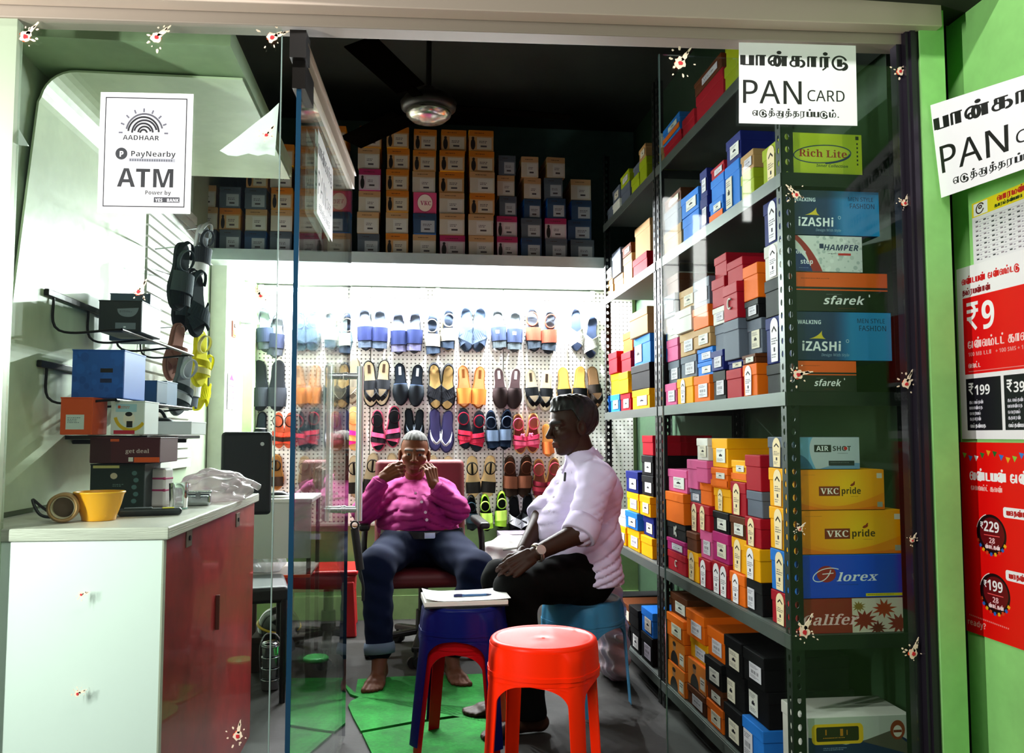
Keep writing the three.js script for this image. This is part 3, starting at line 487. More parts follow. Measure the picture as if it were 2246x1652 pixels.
// ------------------------------------------------------------------ slotted-angle racks on the right
const SH = [0.10, 0.56, 1.22, 1.835, 2.235], RX0 = 1.02, RX1 = 1.378;
const steel = mat('#141817', 0.5, 0.5), steelDark = mat('#1f2421', 0.5, 0.5), steelPale = mat('#525854', 0.55, 0.5);
function slotted(len) {
  const holes = []; for (let y = 0.03; y < len - 0.02; y += 0.036) { const h = []; for (let i = 0; i < 8; i++) { const a = i / 8 * Math.PI * 2; h.push([Math.cos(a) * 0.0062, y + Math.sin(a) * 0.0095]); } holes.push(h); }
  return slab([[-0.018, 0], [0.018, 0], [0.018, len], [-0.018, len]], 0.002, 0, holes);
}
const slotGeo = slotted(2.62);
function rack(label, z0, z1) {
  const r = thing('shelf_rack', label, 'shelving rack');
  for (const [x, sx] of [[RX0, 1], [RX1, -1]]) for (const [z, sz] of [[z0, -1], [z1, 1]]) {
    const p = part('slotted_post', moved(slotGeo, x + sx * 0.018, 0, z - (sz < 0 ? 0.002 : 0)), steel, r);
    part('post_flange', moved(slotGeo, x + (sx < 0 ? -0.002 : 0), 0, z + sz * 0.018, 0, Math.PI / 2), steel, p);
  }
  SH.forEach((y, i) => {
    const s = part('shelf', plain(RX0 + 0.004, RX1 - 0.004, y - 0.004, y, z1 + 0.004, z0 - 0.004), steelPale, r);
    part('shelf_lip', plain(RX0 - 0.003, RX0 + 0.001, y - 0.038, y, z1 + 0.002, z0 - 0.002), steelPale, s);
    part('end_lip', plain(RX0, RX1, y - 0.038, y, z0 + 0.0005, z0 + 0.0035), steelDark, s);
  });
  return r;
}
const ZA0 = -2.24, ZA1 = -3.47, ZC0 = -3.485, ZC1 = -4.47;
rack('grey slotted-angle steel rack nearest the right glass pane, packed with shoe boxes', ZA0, ZA1);
rack('grey slotted-angle steel rack deeper inside, between the near rack and the sandal wall', ZC0, ZC1);

// boxes seen end-on from the aisle: pixel span = boxes from the shelf up (colour, height in cm, kind of print)
const zAt = (px) => atX(px, 955, RX0).z;
const SHELF_NAME = ['floor-level', 'knee-high', 'chest-high', 'upper', 'topmost'];
function fill(rackName, shelf, z0, z1, spec, tidy = 0.012) {
  spec.split('|').forEach((col, ci, all) => {
    const [span, list] = col.split(':'), [a, b] = span.split('-').map(Number); let za = Math.max(zAt(a), z1 + 0.006), zb = Math.min(zAt(b), z0 - 0.006, rackName === 'near' && shelf < 4 ? -2.436 : 0), y = SH[shelf];
    if (zb - za < 0.03) return;
    list.split(',').forEach((c, k, boxes) => {
      const key = c[0], h = parseFloat(c.slice(1)) / 100, kind = c.replace(/^.[\d.]+/, '') || 's', w = Math.round((zb - za - 0.004) * 250) / 250, off = k ? rr(0, tidy * 2) : rr(0.004, tidy), turn = k === 0 ? 0 : rr(-0.02, 0.02);
      const place = boxes.length === 1 ? 'alone' : k === 0 ? 'lowest' : k === boxes.length - 1 ? 'topmost' : ORD[k] + ' up';
      shoeBox('shoe_box', `${CL[key][0]} shoe box ${place}, ${ORD[all.length - 1 - ci]} stack from doorway, ${rackName} rack's ${SHELF_NAME[shelf]} shelf`, `shoe boxes on the ${SHELF_NAME[shelf]} shelf of the ${rackName} rack`,
        { w: w - 0.004, h: h - 0.0008, d: 0.27, color: key, kind, lid: kind === 'p' ? 'O' : key, pos: V(RX0 + 0.006 + 0.135 + off, y + 0.0004, (za + zb) / 2), turn: -Math.PI / 2 + turn });
      y += h;
    });
  });
}
// near rack
fill('near', 0, ZA0, ZA1, '1424-1450:O9s,D8s,O9s,D5|1452-1488:O10p,O10p,O9s,D8|1490-1528:D7s,O10p,Y8s,O10s|1530-1566:O8s,D6,K9s,O10s|1568-1606:K12s,K11S,K11s|1608-1654:B13S,K11S,K10s');
fill('near', 1, ZA0, ZA1, '1424-1450:Y12s,R4,K5.5s,O4,Y9s,D10n|1452-1492:R8c,M5,K6.5k,O12n,P9s|1494-1518:Y11f,D7n,R11f,G5,P11n|1519-1545:R10f,P10s,R9f,O8n,P8n,W8s|1546-1582:R11g,M10s,K7,Y8f,O7d,Y10s|1584-1618:O10f,Y11f,D7s,R11f,Y7d|1620-1655:K10S,Y10f,R9f,G8n,R11n');
fill('near', 2, ZA0, ZA1, '1424-1450:Y9n,W9s,K7s,B9,W9s|1452-1478:P9s,G9s,P9n,W9s,G9,D8n|1479-1514:Y10f,G8.5s,T9s,W9n,T8s|1516-1552:O9.5s,B5,B5s,T7,O8n,G10s|1554-1583:K10s,N7,G9n,W6,R10n,R8n|1585-1620:R9.5n,N3,G13n,R12c,R8n|1622-1655:O10f,D3,G11s,K6,O11n');
fill('near', 3, ZA0, ZA1, '1424-1450:Y10s,T9n,D9s|1452-1492:T10n,G9n,D5|1494-1532:B10n,B8s|1534-1552:N12s,N10s|1554-1586:B8d,B8n,R4|1588-1622:B16S,N9|1624-1655:V9n,T6');
fill('near', 4, ZA0, ZA1, '1424-1452:T8n,W6|1454-1494:R7n,B7d|1496-1524:R9n|1526-1588:R12n,D5|1592-1640:V10n,V8n');
// far rack
fill('far', 0, ZC0, ZC1, '1322-1342:K10n,K8|1344-1370:K9s,D9|1372-1392:K11s,K9n|1394-1419:K12s,B11s');
fill('far', 1, ZC0, ZC1, '1322-1346:Y7s,W8|1348-1364:Y9s,W7n|1366-1392:Y10s,B8s,Y9s,N10|1394-1419:Y9n,N9s,Y9s,K9s,K9s,R9n');
fill('far', 2, ZC0, ZC1, '1318-1331:B9n,W6s,W9|1332-1352:B9s,Y11n,R11n|1354-1376:R8.5s,Y10.5n,R10n,O10n|1380-1418:Y9s,K11.5n,B13S,T12n');
fill('far', 3, ZC0, ZC1, '1322-1340:T9n,W6|1342-1362:T8n,G13n|1364-1384:T14n,D5|1386-1418:R9n,T15n');
fill('far', 4, ZC0, ZC1, '1322-1340:G8n|1342-1358:W7n,G7|1360-1380:G10n,V6|1382-1400:V9n,G6n|1402-1419:V12n,T6');

// ------------------------------------------------------------------ boxes whose long printed side faces the door, at the near end of the rack
{
  const bigBlue = (cut) => printed(512, 220, (g, w, h) => {
    const gr = g.createLinearGradient(0, 0, w, 0); gr.addColorStop(0, '#0a1c44'); gr.addColorStop(0.42, '#0c2a5c'); gr.addColorStop(0.6, '#1d7fb8'); gr.addColorStop(1, '#2a94d2'); g.fillStyle = gr; g.fillRect(0, 0, w, h);
    say(g, 'WALKING', 34, 56, 26, '#dfe8ee', 'bold', 'sans-serif', 0.05); say(g, 'MEN STYLE', 336, 48, 28, '#16203a', 'normal', 'sans-serif', 0, 1.05); say(g, 'FASHION', 344, 84, 32, '#16203a', 'normal', 'sans-serif', 0, 1.1);
    g.fillStyle = '#d8c02a'; g.beginPath(); g.moveTo(90, 124); g.quadraticCurveTo(140, 112, 158, 84); g.quadraticCurveTo(150, 112, 176, 124); g.quadraticCurveTo(130, 120, 90, 124); g.fill();
    say(g, 'iZASHi', 50, 178, 60, '#eef3f6', 'bold', 'sans-serif', 0.04, 1.12); g.strokeStyle = '#dfe8ee'; g.lineWidth = 2; g.beginPath(); g.arc(286, 132, 7, 0, 7); g.stroke(); say(g, 'Design With Style', 150, 202, 17, '#9fb4c6', 'normal', 'serif', 0.2);
  }, 0.4);
  const sfarek = () => printed(512, 210, (g, w, h) => { g.fillStyle = '#0d0b0c'; g.fillRect(0, 0, w, h); g.fillStyle = '#ea5a0e'; g.fillRect(0, 0, w, 78); g.fillRect(0, 90, w, 7); scribble(g, 60, 30, 240, 1, '#8a3608'); scribble(g, 190, 116, 110, 1, '#7a7a80', 0.7); say(g, 'sfarek', 170, 172, 62, '#f2f2f4', 'bold', 'sans-serif', 0.3, 1.12); g.fillStyle = '#f2f2f4'; g.fillRect(412, 116, 7, 14); scribble(g, 250, 192, 120, 1, '#7a2a10', 0.7); }, 0.4);
  const hamper = printed(512, 256, (g, w, h) => {
    g.fillStyle = '#d9dedc'; g.fillRect(0, 0, w, h); for (let i = 0; i < 90; i++) { g.fillStyle = ['#c3cac8', '#e6eae8', '#b4bfbe'][i % 3]; g.beginPath(); g.arc(rr(180, 512), rr(0, 256), rr(4, 16), 0, 7); g.fill(); }
    g.fillStyle = '#9a0f1c'; g.beginPath(); g.moveTo(60, 0); g.quadraticCurveTo(170, 100, 230, 256); g.lineTo(150, 256); g.quadraticCurveTo(130, 80, 0, 0); g.fill(); g.fillStyle = '#17246c'; g.beginPath(); g.moveTo(0, 70); g.quadraticCurveTo(120, 130, 160, 256); g.lineTo(0, 256); g.fill();
    say(g, 'one', 46, 132, 40, '#e6e8f2'); say(g, 'step', 76, 204, 48, '#e6e8f2', 'bold', 'sans-serif', 0, 0.9); scribble(g, 66, 230, 80, 1, '#9aa4cc', 0.7); g.fillStyle = '#14204c'; g.fillRect(212, 56, 30, 34); say(g, 'HAMPER', 236, 102, 58, '#14204c', 'bold', 'sans-serif', 0.25, 1.05); scribble(g, 270, 124, 80, 1, '#333'); g.fillStyle = '#c8202a'; g.fillRect(342, 122, 90, 16);
  }, 0.4);
  const rich = printed(512, 300, (g, w, h) => { g.fillStyle = '#c2d41c'; g.fillRect(0, 0, w, h); g.fillStyle = '#d8e22a'; g.fillRect(40, 0, 340, h); g.strokeStyle = '#1a2a6a'; g.lineWidth = 7; g.beginPath(); g.ellipse(240, 150, 196, 64, -0.08, 0, 7); g.stroke(); g.lineWidth = 14; g.beginPath(); g.ellipse(240, 154, 192, 64, -0.08, 0.1, 1.5); g.stroke(); g.fillStyle = '#dfe640'; g.beginPath(); g.ellipse(238, 146, 184, 52, -0.08, 0, 7); g.fill(); say(g, 'Rich Lite', 78, 172, 70, '#b01818', 'bold', 'serif', 0, 1.06); say(g, 'Inner Collection', 196, 244, 28, '#2a3a2a', 'bold', 'sans-serif', 0.15); g.fillStyle = '#10101a'; g.fillRect(470, 12, 22, 26); for (let i = 0; i < 6; i++) g.fillRect(476, 60 + i * 30, 10, 14); }, 0.4);
  const airshot = printed(512, 256, (g, w, h) => { g.fillStyle = '#b6c0c8'; g.fillRect(0, 0, w, h); g.fillStyle = '#6aa2c4'; g.beginPath(); g.moveTo(0, 0); g.lineTo(150, 0); g.quadraticCurveTo(90, 90, 170, 256); g.lineTo(0, 256); g.fill(); g.fillStyle = '#2c5e86'; g.beginPath(); g.moveTo(0, 140); g.quadraticCurveTo(90, 120, 150, 256); g.lineTo(0, 256); g.fill(); g.fillStyle = '#6f93b4'; g.beginPath(); g.moveTo(200, 256); g.quadraticCurveTo(360, 200, 512, 210); g.lineTo(512, 256); g.fill(); g.fillStyle = '#17181f'; g.fillRect(160, 62, 132, 58); say(g, 'AIR', 176, 110, 54, '#e8ecf0', 'bold', 'sans-serif', 0, 1.05); say(g, 'SHOT', 302, 110, 54, '#17181f', 'bold', 'sans-serif', 0, 1.05); g.fillStyle = '#c01c24'; g.beginPath(); g.arc(404, 90, 14, 0, 7); g.fill(); scribble(g, 340, 128, 110, 1, '#444', 0.8); g.fillStyle = '#1c1b2a'; g.fillRect(270, 190, 200, 40); scribble(g, 284, 204, 150, 1, '#88909a', 0.9); }, 0.4);
  const vkc = () => printed(640, 300, (g, w, h) => { const gr = g.createRadialGradient(380, 120, 20, 380, 140, 420); gr.addColorStop(0, '#fbc414'); gr.addColorStop(0.5, '#f7a006'); gr.addColorStop(1, '#ec7a04'); g.fillStyle = gr; g.fillRect(0, 0, w, h); g.fillStyle = '#f08a06'; g.beginPath(); g.moveTo(0, 180); g.bezierCurveTo(200, 330, 420, 280, 640, 170); g.lineTo(640, 300); g.lineTo(0, 300); g.fill(); g.fillStyle = '#e87002'; g.beginPath(); g.moveTo(0, 230); g.bezierCurveTo(200, 330, 460, 300, 640, 260); g.lineTo(640, 300); g.lineTo(0, 300); g.fill();
    g.fillStyle = '#7c1c12'; g.fillRect(172, 124, 150, 72); say(g, 'VKC', 184, 182, 62, '#fff4ea', 'bold', 'serif', 0, 1.0); say(g, 'pride', 330, 182, 66, '#3a2410', 'bold', 'sans-serif', 0, 0.86); g.fillStyle = '#8e2410'; g.beginPath(); g.ellipse(414, 112, 18, 9, -0.5, 0, 7); g.fill(); g.beginPath(); g.ellipse(424, 98, 5, 12, 0.5, 0, 7); g.fill(); scribble(g, 400, 200, 60, 1, '#8a5a14', 0.6); g.fillStyle = '#d8d2bc'; g.fillRect(588, 26, 38, 38); g.fillStyle = '#9aa08c'; g.fillRect(588, 244, 38, 38); scribble(g, 60, 36, 120, 1, '#b06a08', 0.8); }, 0.35);
  const florex = printed(640, 290, (g, w, h) => { const gr = g.createLinearGradient(0, 0, w, 0); gr.addColorStop(0, '#0a35c8'); gr.addColorStop(0.6, '#0b49d8'); gr.addColorStop(1, '#0a3db8'); g.fillStyle = gr; g.fillRect(0, 0, w, h); g.fillStyle = '#9c1226'; g.beginPath(); g.arc(174, 128, 56, 0, 7); g.fill(); g.strokeStyle = '#f0f2fa'; g.lineWidth = 6; g.beginPath(); g.moveTo(246, 96); g.bezierCurveTo(150, 60, 60, 150, 110, 176); g.bezierCurveTo(150, 190, 190, 150, 200, 100); g.stroke(); g.beginPath(); g.moveTo(150, 128); g.lineTo(216, 122); g.stroke(); say(g, 'lorex', 232, 178, 80, '#f4f6fc', 'bold', 'serif', 0.3, 1.1); scribble(g, 240, 200, 150, 1, '#0a2060', 0.7); g.fillStyle = '#e0cc1e'; g.fillRect(404, 264, 236, 20); scribble(g, 414, 271, 200, 1, '#6a6410', 0.8); }, 0.35);
  const leafy = printed(640, 250, (g, w, h) => {
    g.fillStyle = '#8c0f1c'; g.fillRect(0, 0, w, h); g.fillStyle = '#d8ccb8'; g.fillRect(320, 0, 320, h); const leaf = (x, y, s, c, r) => { g.save(); g.translate(x, y); g.rotate(r); g.fillStyle = c; g.beginPath(); for (let i = 0; i < 22; i++) { const a = i / 22 * 6.283, k = s * (i % 2 ? 0.45 : [1, 0.8, 0.9][i % 3]); g.lineTo(Math.cos(a) * k, Math.sin(a) * k); } g.fill(); g.restore(); };
    leaf(390, 160, 90, '#8a1a1a', 0.2); leaf(510, 80, 80, '#a83018', 1); leaf(600, 190, 90, '#8c1620', 2); leaf(360, 60, 46, '#8a6a2a', 0.7); leaf(470, 220, 60, '#6a1018', 3);
    say(g, 'Califer', 18, 190, 104, '#f0c8cc', 'bold', 'serif', 0.25, 0.92);
  }, 0.35);
  const base = printed(640, 420, (g, w, h) => {
    g.fillStyle = '#c3c8bc'; g.fillRect(0, 0, w, h); g.fillStyle = '#0b1250'; g.beginPath(); g.moveTo(0, 90); g.lineTo(230, 130); g.bezierCurveTo(380, 110, 420, 100, 520, 70); g.lineTo(640, 130); g.lineTo(640, 340); g.lineTo(0, 300); g.fill(); g.fillStyle = '#5a5048'; g.beginPath(); g.moveTo(330, 118); g.lineTo(520, 70); g.lineTo(640, 150); g.lineTo(640, 190); g.fill();
    g.fillStyle = '#f0c018'; g.beginPath(); g.roundRect(20, 30, 320, 96, 26); g.fill(); g.fillStyle = '#241004'; g.beginPath(); g.roundRect(48, 44, 264, 68, 10); g.fill(); g.fillStyle = '#c87c10'; g.fillRect(104, 56, 8, 26); g.fillRect(196, 54, 18, 34); g.fillRect(236, 60, 6, 24); scribble(g, 90, 94, 190, 1, '#e09010', 0.9);
    scribble(g, 90, 142, 210, 2, '#98a4c0', 0.9); g.fillStyle = '#8e2a14'; g.beginPath(); g.arc(556, 70, 46, 0, 7); g.fill(); g.fillStyle = '#e6e0d0'; g.beginPath(); g.arc(556, 76, 28, 0, 7); g.fill(); g.fillStyle = '#7a2414'; g.fillRect(530, 70, 52, 12);
    scribble(g, 260, 262, 160, 2, '#8898c0', 0.9); g.fillStyle = '#c9c2bc'; g.beginPath(); g.moveTo(0, 420); g.quadraticCurveTo(300, 260, 640, 420); g.fill(); g.fillStyle = '#2c6fb8'; g.fillRect(260, 330, 120, 90); g.fillStyle = '#d23c30'; g.beginPath(); g.arc(560, 250, 24, 0, 7); g.fill(); g.fillStyle = '#d9d4dc'; g.fillRect(530, 280, 30, 110); g.fillRect(590, 290, 26, 100);
  }, 0.4);
  const zc = ZA0 - 0.012;
  const stack = [
    ['Califer', 1, 0.02, 1.042, 1.358, 0.095, 'R', leafy, 'dark red shoe box printed with maple leaves, lowest in the doorway stack'],
    ['Florex', 1, 0, 1.042, 1.358, 0.118, 'B', florex, 'bright blue shoe box with red disc and white script, doorway stack on the knee-high shelf'],
    ['vkc', 1, 0, 1.042, 1.358, 0.121, 'Y', vkc(), 'orange shoe box with red-brown wordmark, lower of two, right above the blue box'],
    ['vkc', 1, 0.016, 1.042, 1.305, 0.112, 'Y', vkc(), 'orange shoe box with red-brown wordmark, upper of two, under the pale box'],
    ['air', 1, 0.004, 1.042, 1.236, 0.09, 'G', airshot, 'pale grey and blue shoe box topping the doorway stack on the knee-high shelf'],
    ['sf', 2, 0.0, 1.042, 1.232, 0.088, 'K', sfarek(), 'black shoe box with an orange band, lowest in the chest-high doorway stack'],
    ['iz', 2, 0.0, 1.042, 1.34, 0.138, 'N', bigBlue(), 'two-tone blue walking shoe box, between the two black and orange boxes'],
    ['sf', 2, 0.0, 1.042, 1.334, 0.112, 'K', sfarek(), 'black shoe box with an orange band, under the white box with the red swoosh'],
    ['ha', 2, 0.0, 1.042, 1.26, 0.104, 'W', hamper, 'white shoe box with a red and navy swoosh, between blue and black boxes'],
    ['iz', 2, 0.0, 1.042, 1.314, 0.13, 'N', bigBlue(), 'two-tone blue walking shoe box on top of the chest-high doorway stack'],
    ['ri', 3, 0.0, 1.042, 1.267, 0.122, 'V', rich, 'yellow-green box with red lettering inside a blue ellipse, upper shelf by the doorway'],
    ['ba', 0, 0.0, 1.066, 1.362, 0.238, 'W', base, 'tall pale box with navy panel and yellow badge on the floor-level shelf by the doorway'],
  ];
  const top = SH.slice();
  for (const [, s, gap, x0, x1, h, c, face, label] of stack) {
    const w = x1 - x0, d = 0.17;
    const o = shoeBox('shoe_box', label, 'printed boxes facing the doorway at the near end of the rack', { w, h: h - 0.0008, d, color: c, face, pos: V((x0 + x1) / 2, top[s] + 0.0004, zc - d / 2 - rr(0, 0.004)), turn: 0 });
    if (h < 0.2 && c !== 'K') { const f = part('label_sticker', footPlate(0.052, Math.round(h * 230) / 250), FOOT[s % 2], o); f.rotation.y = -Math.PI / 2; f.position.set(-w / 2 - 0.0005, h / 2, -0.02); }
    top[s] += h;
  }
}

// ------------------------------------------------------------------ stacks on the back loft
{
  const endPrint = (bg, band, fig, lab) => printed(160, 128, (g, w, h) => { g.fillStyle = bg; g.fillRect(0, 0, w, h); g.fillStyle = band; g.fillRect(0, 0, w, 36); scribble(g, 36, 16, 80, 1, '#402010'); if (fig) { g.fillStyle = '#1b1416'; g.beginPath(); g.ellipse(26, 88, 15, 34, 0, 0, 7); g.fill(); g.beginPath(); g.arc(26, 50, 9, 0, 7); g.fill(); } g.fillStyle = lab; g.fillRect(52, 44, 96, 74); scribble(g, 66, 66, 60, 2, '#5c5058'); g.fillStyle = '#54484e'; g.fillRect(76, 94, 40, 10); });
  const PR = { o: [endPrint('#eab070', '#f08a1c', 1, '#f3e6cf'), 'Y', 'orange and cream'], w: [endPrint('#efe2cf', '#e8b47c', 0, '#fbf6ee'), 'T', 'cream'], r: [endPrint('#c2242c', '#b01824', 0, '#f2d8cc'), 'R', 'red'], m: [endPrint('#ecd0dc', '#c8286a', 1, '#f8eef2'), 'M', 'pink and white'], g: [endPrint('#6a7684', '#5c6674', 0, '#d2d8e0'), 'G', 'grey'], b: [endPrint('#3c5c84', '#2c4a70', 0, '#d8dde6'), 'B', 'slate blue'] };
  for (const k in PR) PR[k][0].color.setScalar(0.6);  // prints darkened so the dim light up on the loft is in their colour
  const round = printed(160, 128, (g, w, h) => { g.fillStyle = '#d84a7a'; g.fillRect(0, 0, w, h); g.fillStyle = '#f6e2d4'; g.beginPath(); g.arc(80, 64, 54, 0, 7); g.fill(); g.strokeStyle = '#a82858'; g.lineWidth = 4; g.stroke(); say(g, 'VKC', 48, 78, 36, '#a82050', 'bold', 'serif'); });
  const cols = [[425, 474, 'gww'], [480, 528, 'gog'], [534, 584, 'bwgo'], [590, 640, 'gwowo'], [648, 700, 'gwogow'], [708, 756, 'wgowgo'], [783, 833, 'gwwmwo'], [845, 897, 'owoooo'], [905, 957, 'wbRwoo'], [964, 1022, 'mwwooor'.slice(0, 6)], [1028, 1084, 'wwowoo'.slice(0, 6)], [1090, 1137, 'mmgwg'], [1143, 1190, 'bgbww'], [1196, 1246, 'gmbgw'], [1252, 1306, 'gbbw']];
  cols.forEach(([a, b, list], ci) => {
    const A = at(a, 500, 4.52), B = at(b, 500, 4.52), w = Math.round((B.x - A.x) * 250) / 250 - 0.004; let y = 2.0604;
    [...list].forEach((c, k) => {
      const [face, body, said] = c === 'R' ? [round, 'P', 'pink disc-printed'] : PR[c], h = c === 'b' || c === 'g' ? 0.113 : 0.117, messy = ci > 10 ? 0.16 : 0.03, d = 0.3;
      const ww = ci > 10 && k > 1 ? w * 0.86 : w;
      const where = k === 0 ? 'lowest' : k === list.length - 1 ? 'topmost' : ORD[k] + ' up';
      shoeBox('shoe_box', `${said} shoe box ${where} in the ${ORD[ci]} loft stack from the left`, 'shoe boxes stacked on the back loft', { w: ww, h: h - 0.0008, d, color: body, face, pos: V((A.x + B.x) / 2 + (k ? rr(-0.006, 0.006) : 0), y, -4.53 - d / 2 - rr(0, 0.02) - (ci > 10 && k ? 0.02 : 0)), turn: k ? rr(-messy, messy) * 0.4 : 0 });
      y += h;
    });
  });
}
// ------------------------------------------------------------------ sandals hung toe down on the pegboard (local y up = heel, +z = towards the shop)
const LEATHER = (c) => mat(c, 0.8, 0, { specularIntensity: 0.15 });
function solePts(L, W, side, grow = 0) {                     // outline of a foot, toe at -L/2; side mirrors left and right
  const prof = [[0, 0.0, 0.06], [0.03, -0.17, 0.2], [0.1, -0.3, 0.36], [0.22, -0.4, 0.48], [0.34, -0.42, 0.5], [0.5, -0.33, 0.42], [0.65, -0.26, 0.36], [0.8, -0.27, 0.35], [0.92, -0.24, 0.3], [0.98, -0.12, 0.17], [1, 0, 0.03]];
  const l = [], r = []; for (const [t, a, b] of prof) { const y = -L / 2 + L * t, s = 1 + grow / (W * 0.45); l.push([side * a * W * s, y * (1 + 2 * grow / L)]); r.push([side * b * W * s, y * (1 + 2 * grow / L)]); }
  const curve = new THREE.CatmullRomCurve3([...l, ...r.reverse()].map(([x, y]) => V(x, y, 0)), true, 'centripetal');
  return curve.getPoints(40).slice(0, -1).map((p) => [p.x, p.y]);
}
const widthAt = (t) => { const prof = [[0, 0.1], [0.1, 0.66], [0.22, 0.88], [0.34, 0.92], [0.5, 0.75], [0.65, 0.62], [0.8, 0.62], [0.92, 0.54], [1, 0.1]]; for (let i = 1; i < prof.length; i++) if (t <= prof[i][0]) { const [a, b] = [prof[i - 1], prof[i]]; return a[1] + (b[1] - a[1]) * (t - a[0]) / (b[0] - a[0]); } return 0.1; };
function arch(L, W, side, t0, t1, hgt, n = 14) {               // a strap over the foot from the left edge at t0 to the right edge at t1 (t runs toe to heel)
  const path = [], nor = [];
  for (let i = 0; i <= n; i++) { const u = i / n, a = Math.PI * (1 - u), t = t0 + (t1 - t0) * u, w = widthAt(t) * W * 0.5; path.push(V(side * (Math.cos(a) * w * 1.02 + 0.03 * W), -L / 2 + L * t, 0.012 + Math.sin(a) * hgt)); nor.push(V(side * Math.cos(a), 0, Math.sin(a) * 1.4 + 0.15)); }
  return [path, nor];
}
const STYLE = {
  // straps: [kind, ...]
  band2: [['arch', 0.2, 0.2, 0.042, 0.3], ['arch', 0.36, 0.36, 0.05, 0.3], ['heel', 0.74]],
  slide: [['arch', 0.27, 0.27, 0.052, 0.36]],
  mule: [['vamp']],
  cross: [['arch', 0.18, 0.46, 0.046, 0.2], ['arch', 0.46, 0.18, 0.048, 0.2], ['heel', 0.8]],
  thong: [['thong', 0.16, 0.5, 0.03]],
  wide: [['thong', 0.13, 0.46, 0.22], ['arch', 0.46, 0.46, 0.05, 0.2]],
  ankle: [['arch', 0.24, 0.24, 0.038, 0.26], ['ankle', 0.7, 0.085], ['bar']],
  strappy: [['arch', 0.16, 0.24, 0.036, 0.1], ['arch', 0.3, 0.22, 0.04, 0.1], ['arch', 0.44, 0.34, 0.044, 0.1], ['ankle', 0.74, 0.07]],
  sport: [['arch', 0.17, 0.2, 0.04, 0.24], ['arch', 0.4, 0.36, 0.05, 0.28], ['heel', 0.78], ['ankle', 0.72, 0.06]],
};
function makeSandal(name, label, group, { style, sole, bed, strap, trim, len, wid, mark }, side) {
  const o = thing(name, label, 'sandal', V(0, 0, 0), 0, group), L = len, W = wid;
  part('sole', moved(slab(solePts(L, W, side), 0.012, 0.003), 0, 0, -0.006), LEATHER(sole), o);
  part('footbed', moved(slab(solePts(L, W, side, -0.006), 0.004, 0.001), 0, 0, 0.008), LEATHER(bed), o);
  if (mark) part('heel_stamp', moved(new THREE.BoxGeometry(0.016, 0.05, 0.001), side * 0.004, L * 0.32, 0.0136), LEATHER(mark), o);
  let k = 0;
  for (const s of STYLE[style]) {
    const m = LEATHER(k % 2 && trim ? trim : strap); k++;
    if (s[0] === 'arch') { const [p, n] = arch(L, W, side, s[1], s[2], s[3] * 0.8); part('strap', ribbon(p, n, s[4] * 0.28 * (L / 0.27), 0.004), m, o); }
    if (s[0] === 'heel') { const [p, n] = arch(L, W, side, s[1], s[1], 0.03); p.forEach((q, i) => { const u = i / (p.length - 1); q.y += Math.sin(u * Math.PI) * 0.058; q.z = 0.014 + Math.sin(u * Math.PI) * 0.022; }); n.forEach((q, i) => q.set(Math.cos(Math.PI * (1 - i / (p.length - 1))) * side, 0.7, 0.5)); part('heel_strap', ribbon(p, n, 0.018, 0.004), m, o); }
    if (s[0] === 'ankle') { const path = [], nor = []; for (let i = 0; i <= 20; i++) { const a = i / 20 * Math.PI * 2; path.push(V(Math.sin(a) * W * 0.34, L * (s[1] - 0.5) + Math.cos(a) * L * 0.15, 0.03 + 0.012 * Math.cos(a))); nor.push(V(Math.sin(a), Math.cos(a), 0.25)); } part('ankle_strap', ribbon(path, nor, 0.014, 0.004), m, o); }
    if (s[0] === 'bar') part('ankle_bar', ribbon([V(0, L * 0.06, 0.03), V(0, L * 0.2, 0.034), V(0, L * 0.33, 0.03)], [V(0, 0, 1), V(0, 0, 1), V(0, 0, 1)], 0.012, 0.004), m, o);
    if (s[0] === 'thong') for (const q of [-1, 1]) { const path = [], nor = []; for (let i = 0; i <= 10; i++) { const u = i / 10, w = widthAt(s[2]) * W * 0.5; path.push(V(side * 0.01 + q * w * Math.sin(u * Math.PI / 2), -L / 2 + L * (s[1] + (s[2] - s[1]) * u * u * 0.6 + (s[2] - s[1]) * u * 0.4), 0.014 + Math.sin(Math.PI * Math.min(1, u + 0.12)) * 0.036)); nor.push(V(q * u, -0.2, 1.1 - u)); } part('strap', ribbon(path, nor, Math.max(0.013, s[3] * 0.13), 0.005), m, o); }
    if (s[0] === 'vamp') {
      const pos = [], idx = [], NU = 12, NV = 8;
      for (const t of [0, 0.004]) for (let j = 0; j <= NV; j++) for (let i = 0; i <= NU; i++) { const v = 0.02 + j / NV * 0.47, a = Math.PI * (1 - i / NU), w = widthAt(v) * W * 0.51 + t, hh = 0.012 + (0.02 + 0.035 * j / NV) * Math.sin(a); pos.push(side * (Math.cos(a) * w + 0.03 * W), -L / 2 + L * v, hh + t); }
      const q = (NU + 1) * (NV + 1); for (let j = 0; j < NV; j++) for (let i = 0; i < NU; i++) { const a = j * (NU + 1) + i, b = a + NU + 1; idx.push(a, a + 1, b, a + 1, b + 1, b, q + a, q + b, q + a + 1, q + a + 1, q + b, q + b + 1); }
      for (let i = 0; i < NU; i++) { const a = NV * (NU + 1) + i; idx.push(a, a + 1, q + a, a + 1, q + a + 1, q + a); }
      const g = new THREE.BufferGeometry(); g.setAttribute('position', new THREE.Float32BufferAttribute(pos, 3)); g.setIndex(idx); g.computeVertexNormals(); part('upper', g, m, o);
      part('collar_band', ribbon(...arch(L, W, side, 0.49, 0.49, 0.052), 0.01, 0.006), LEATHER(trim ?? strap), o);
    }
  }
  if (style === 'band2' || style === 'sport') part('buckle', moved(new THREE.TorusGeometry(0.008, 0.002, 6, 12), side * W * 0.36, -L * 0.12, 0.036, 0, side * 0.9, 0), mat('#c9ccd2', 0.3, 0.9), o);
  return o;
}
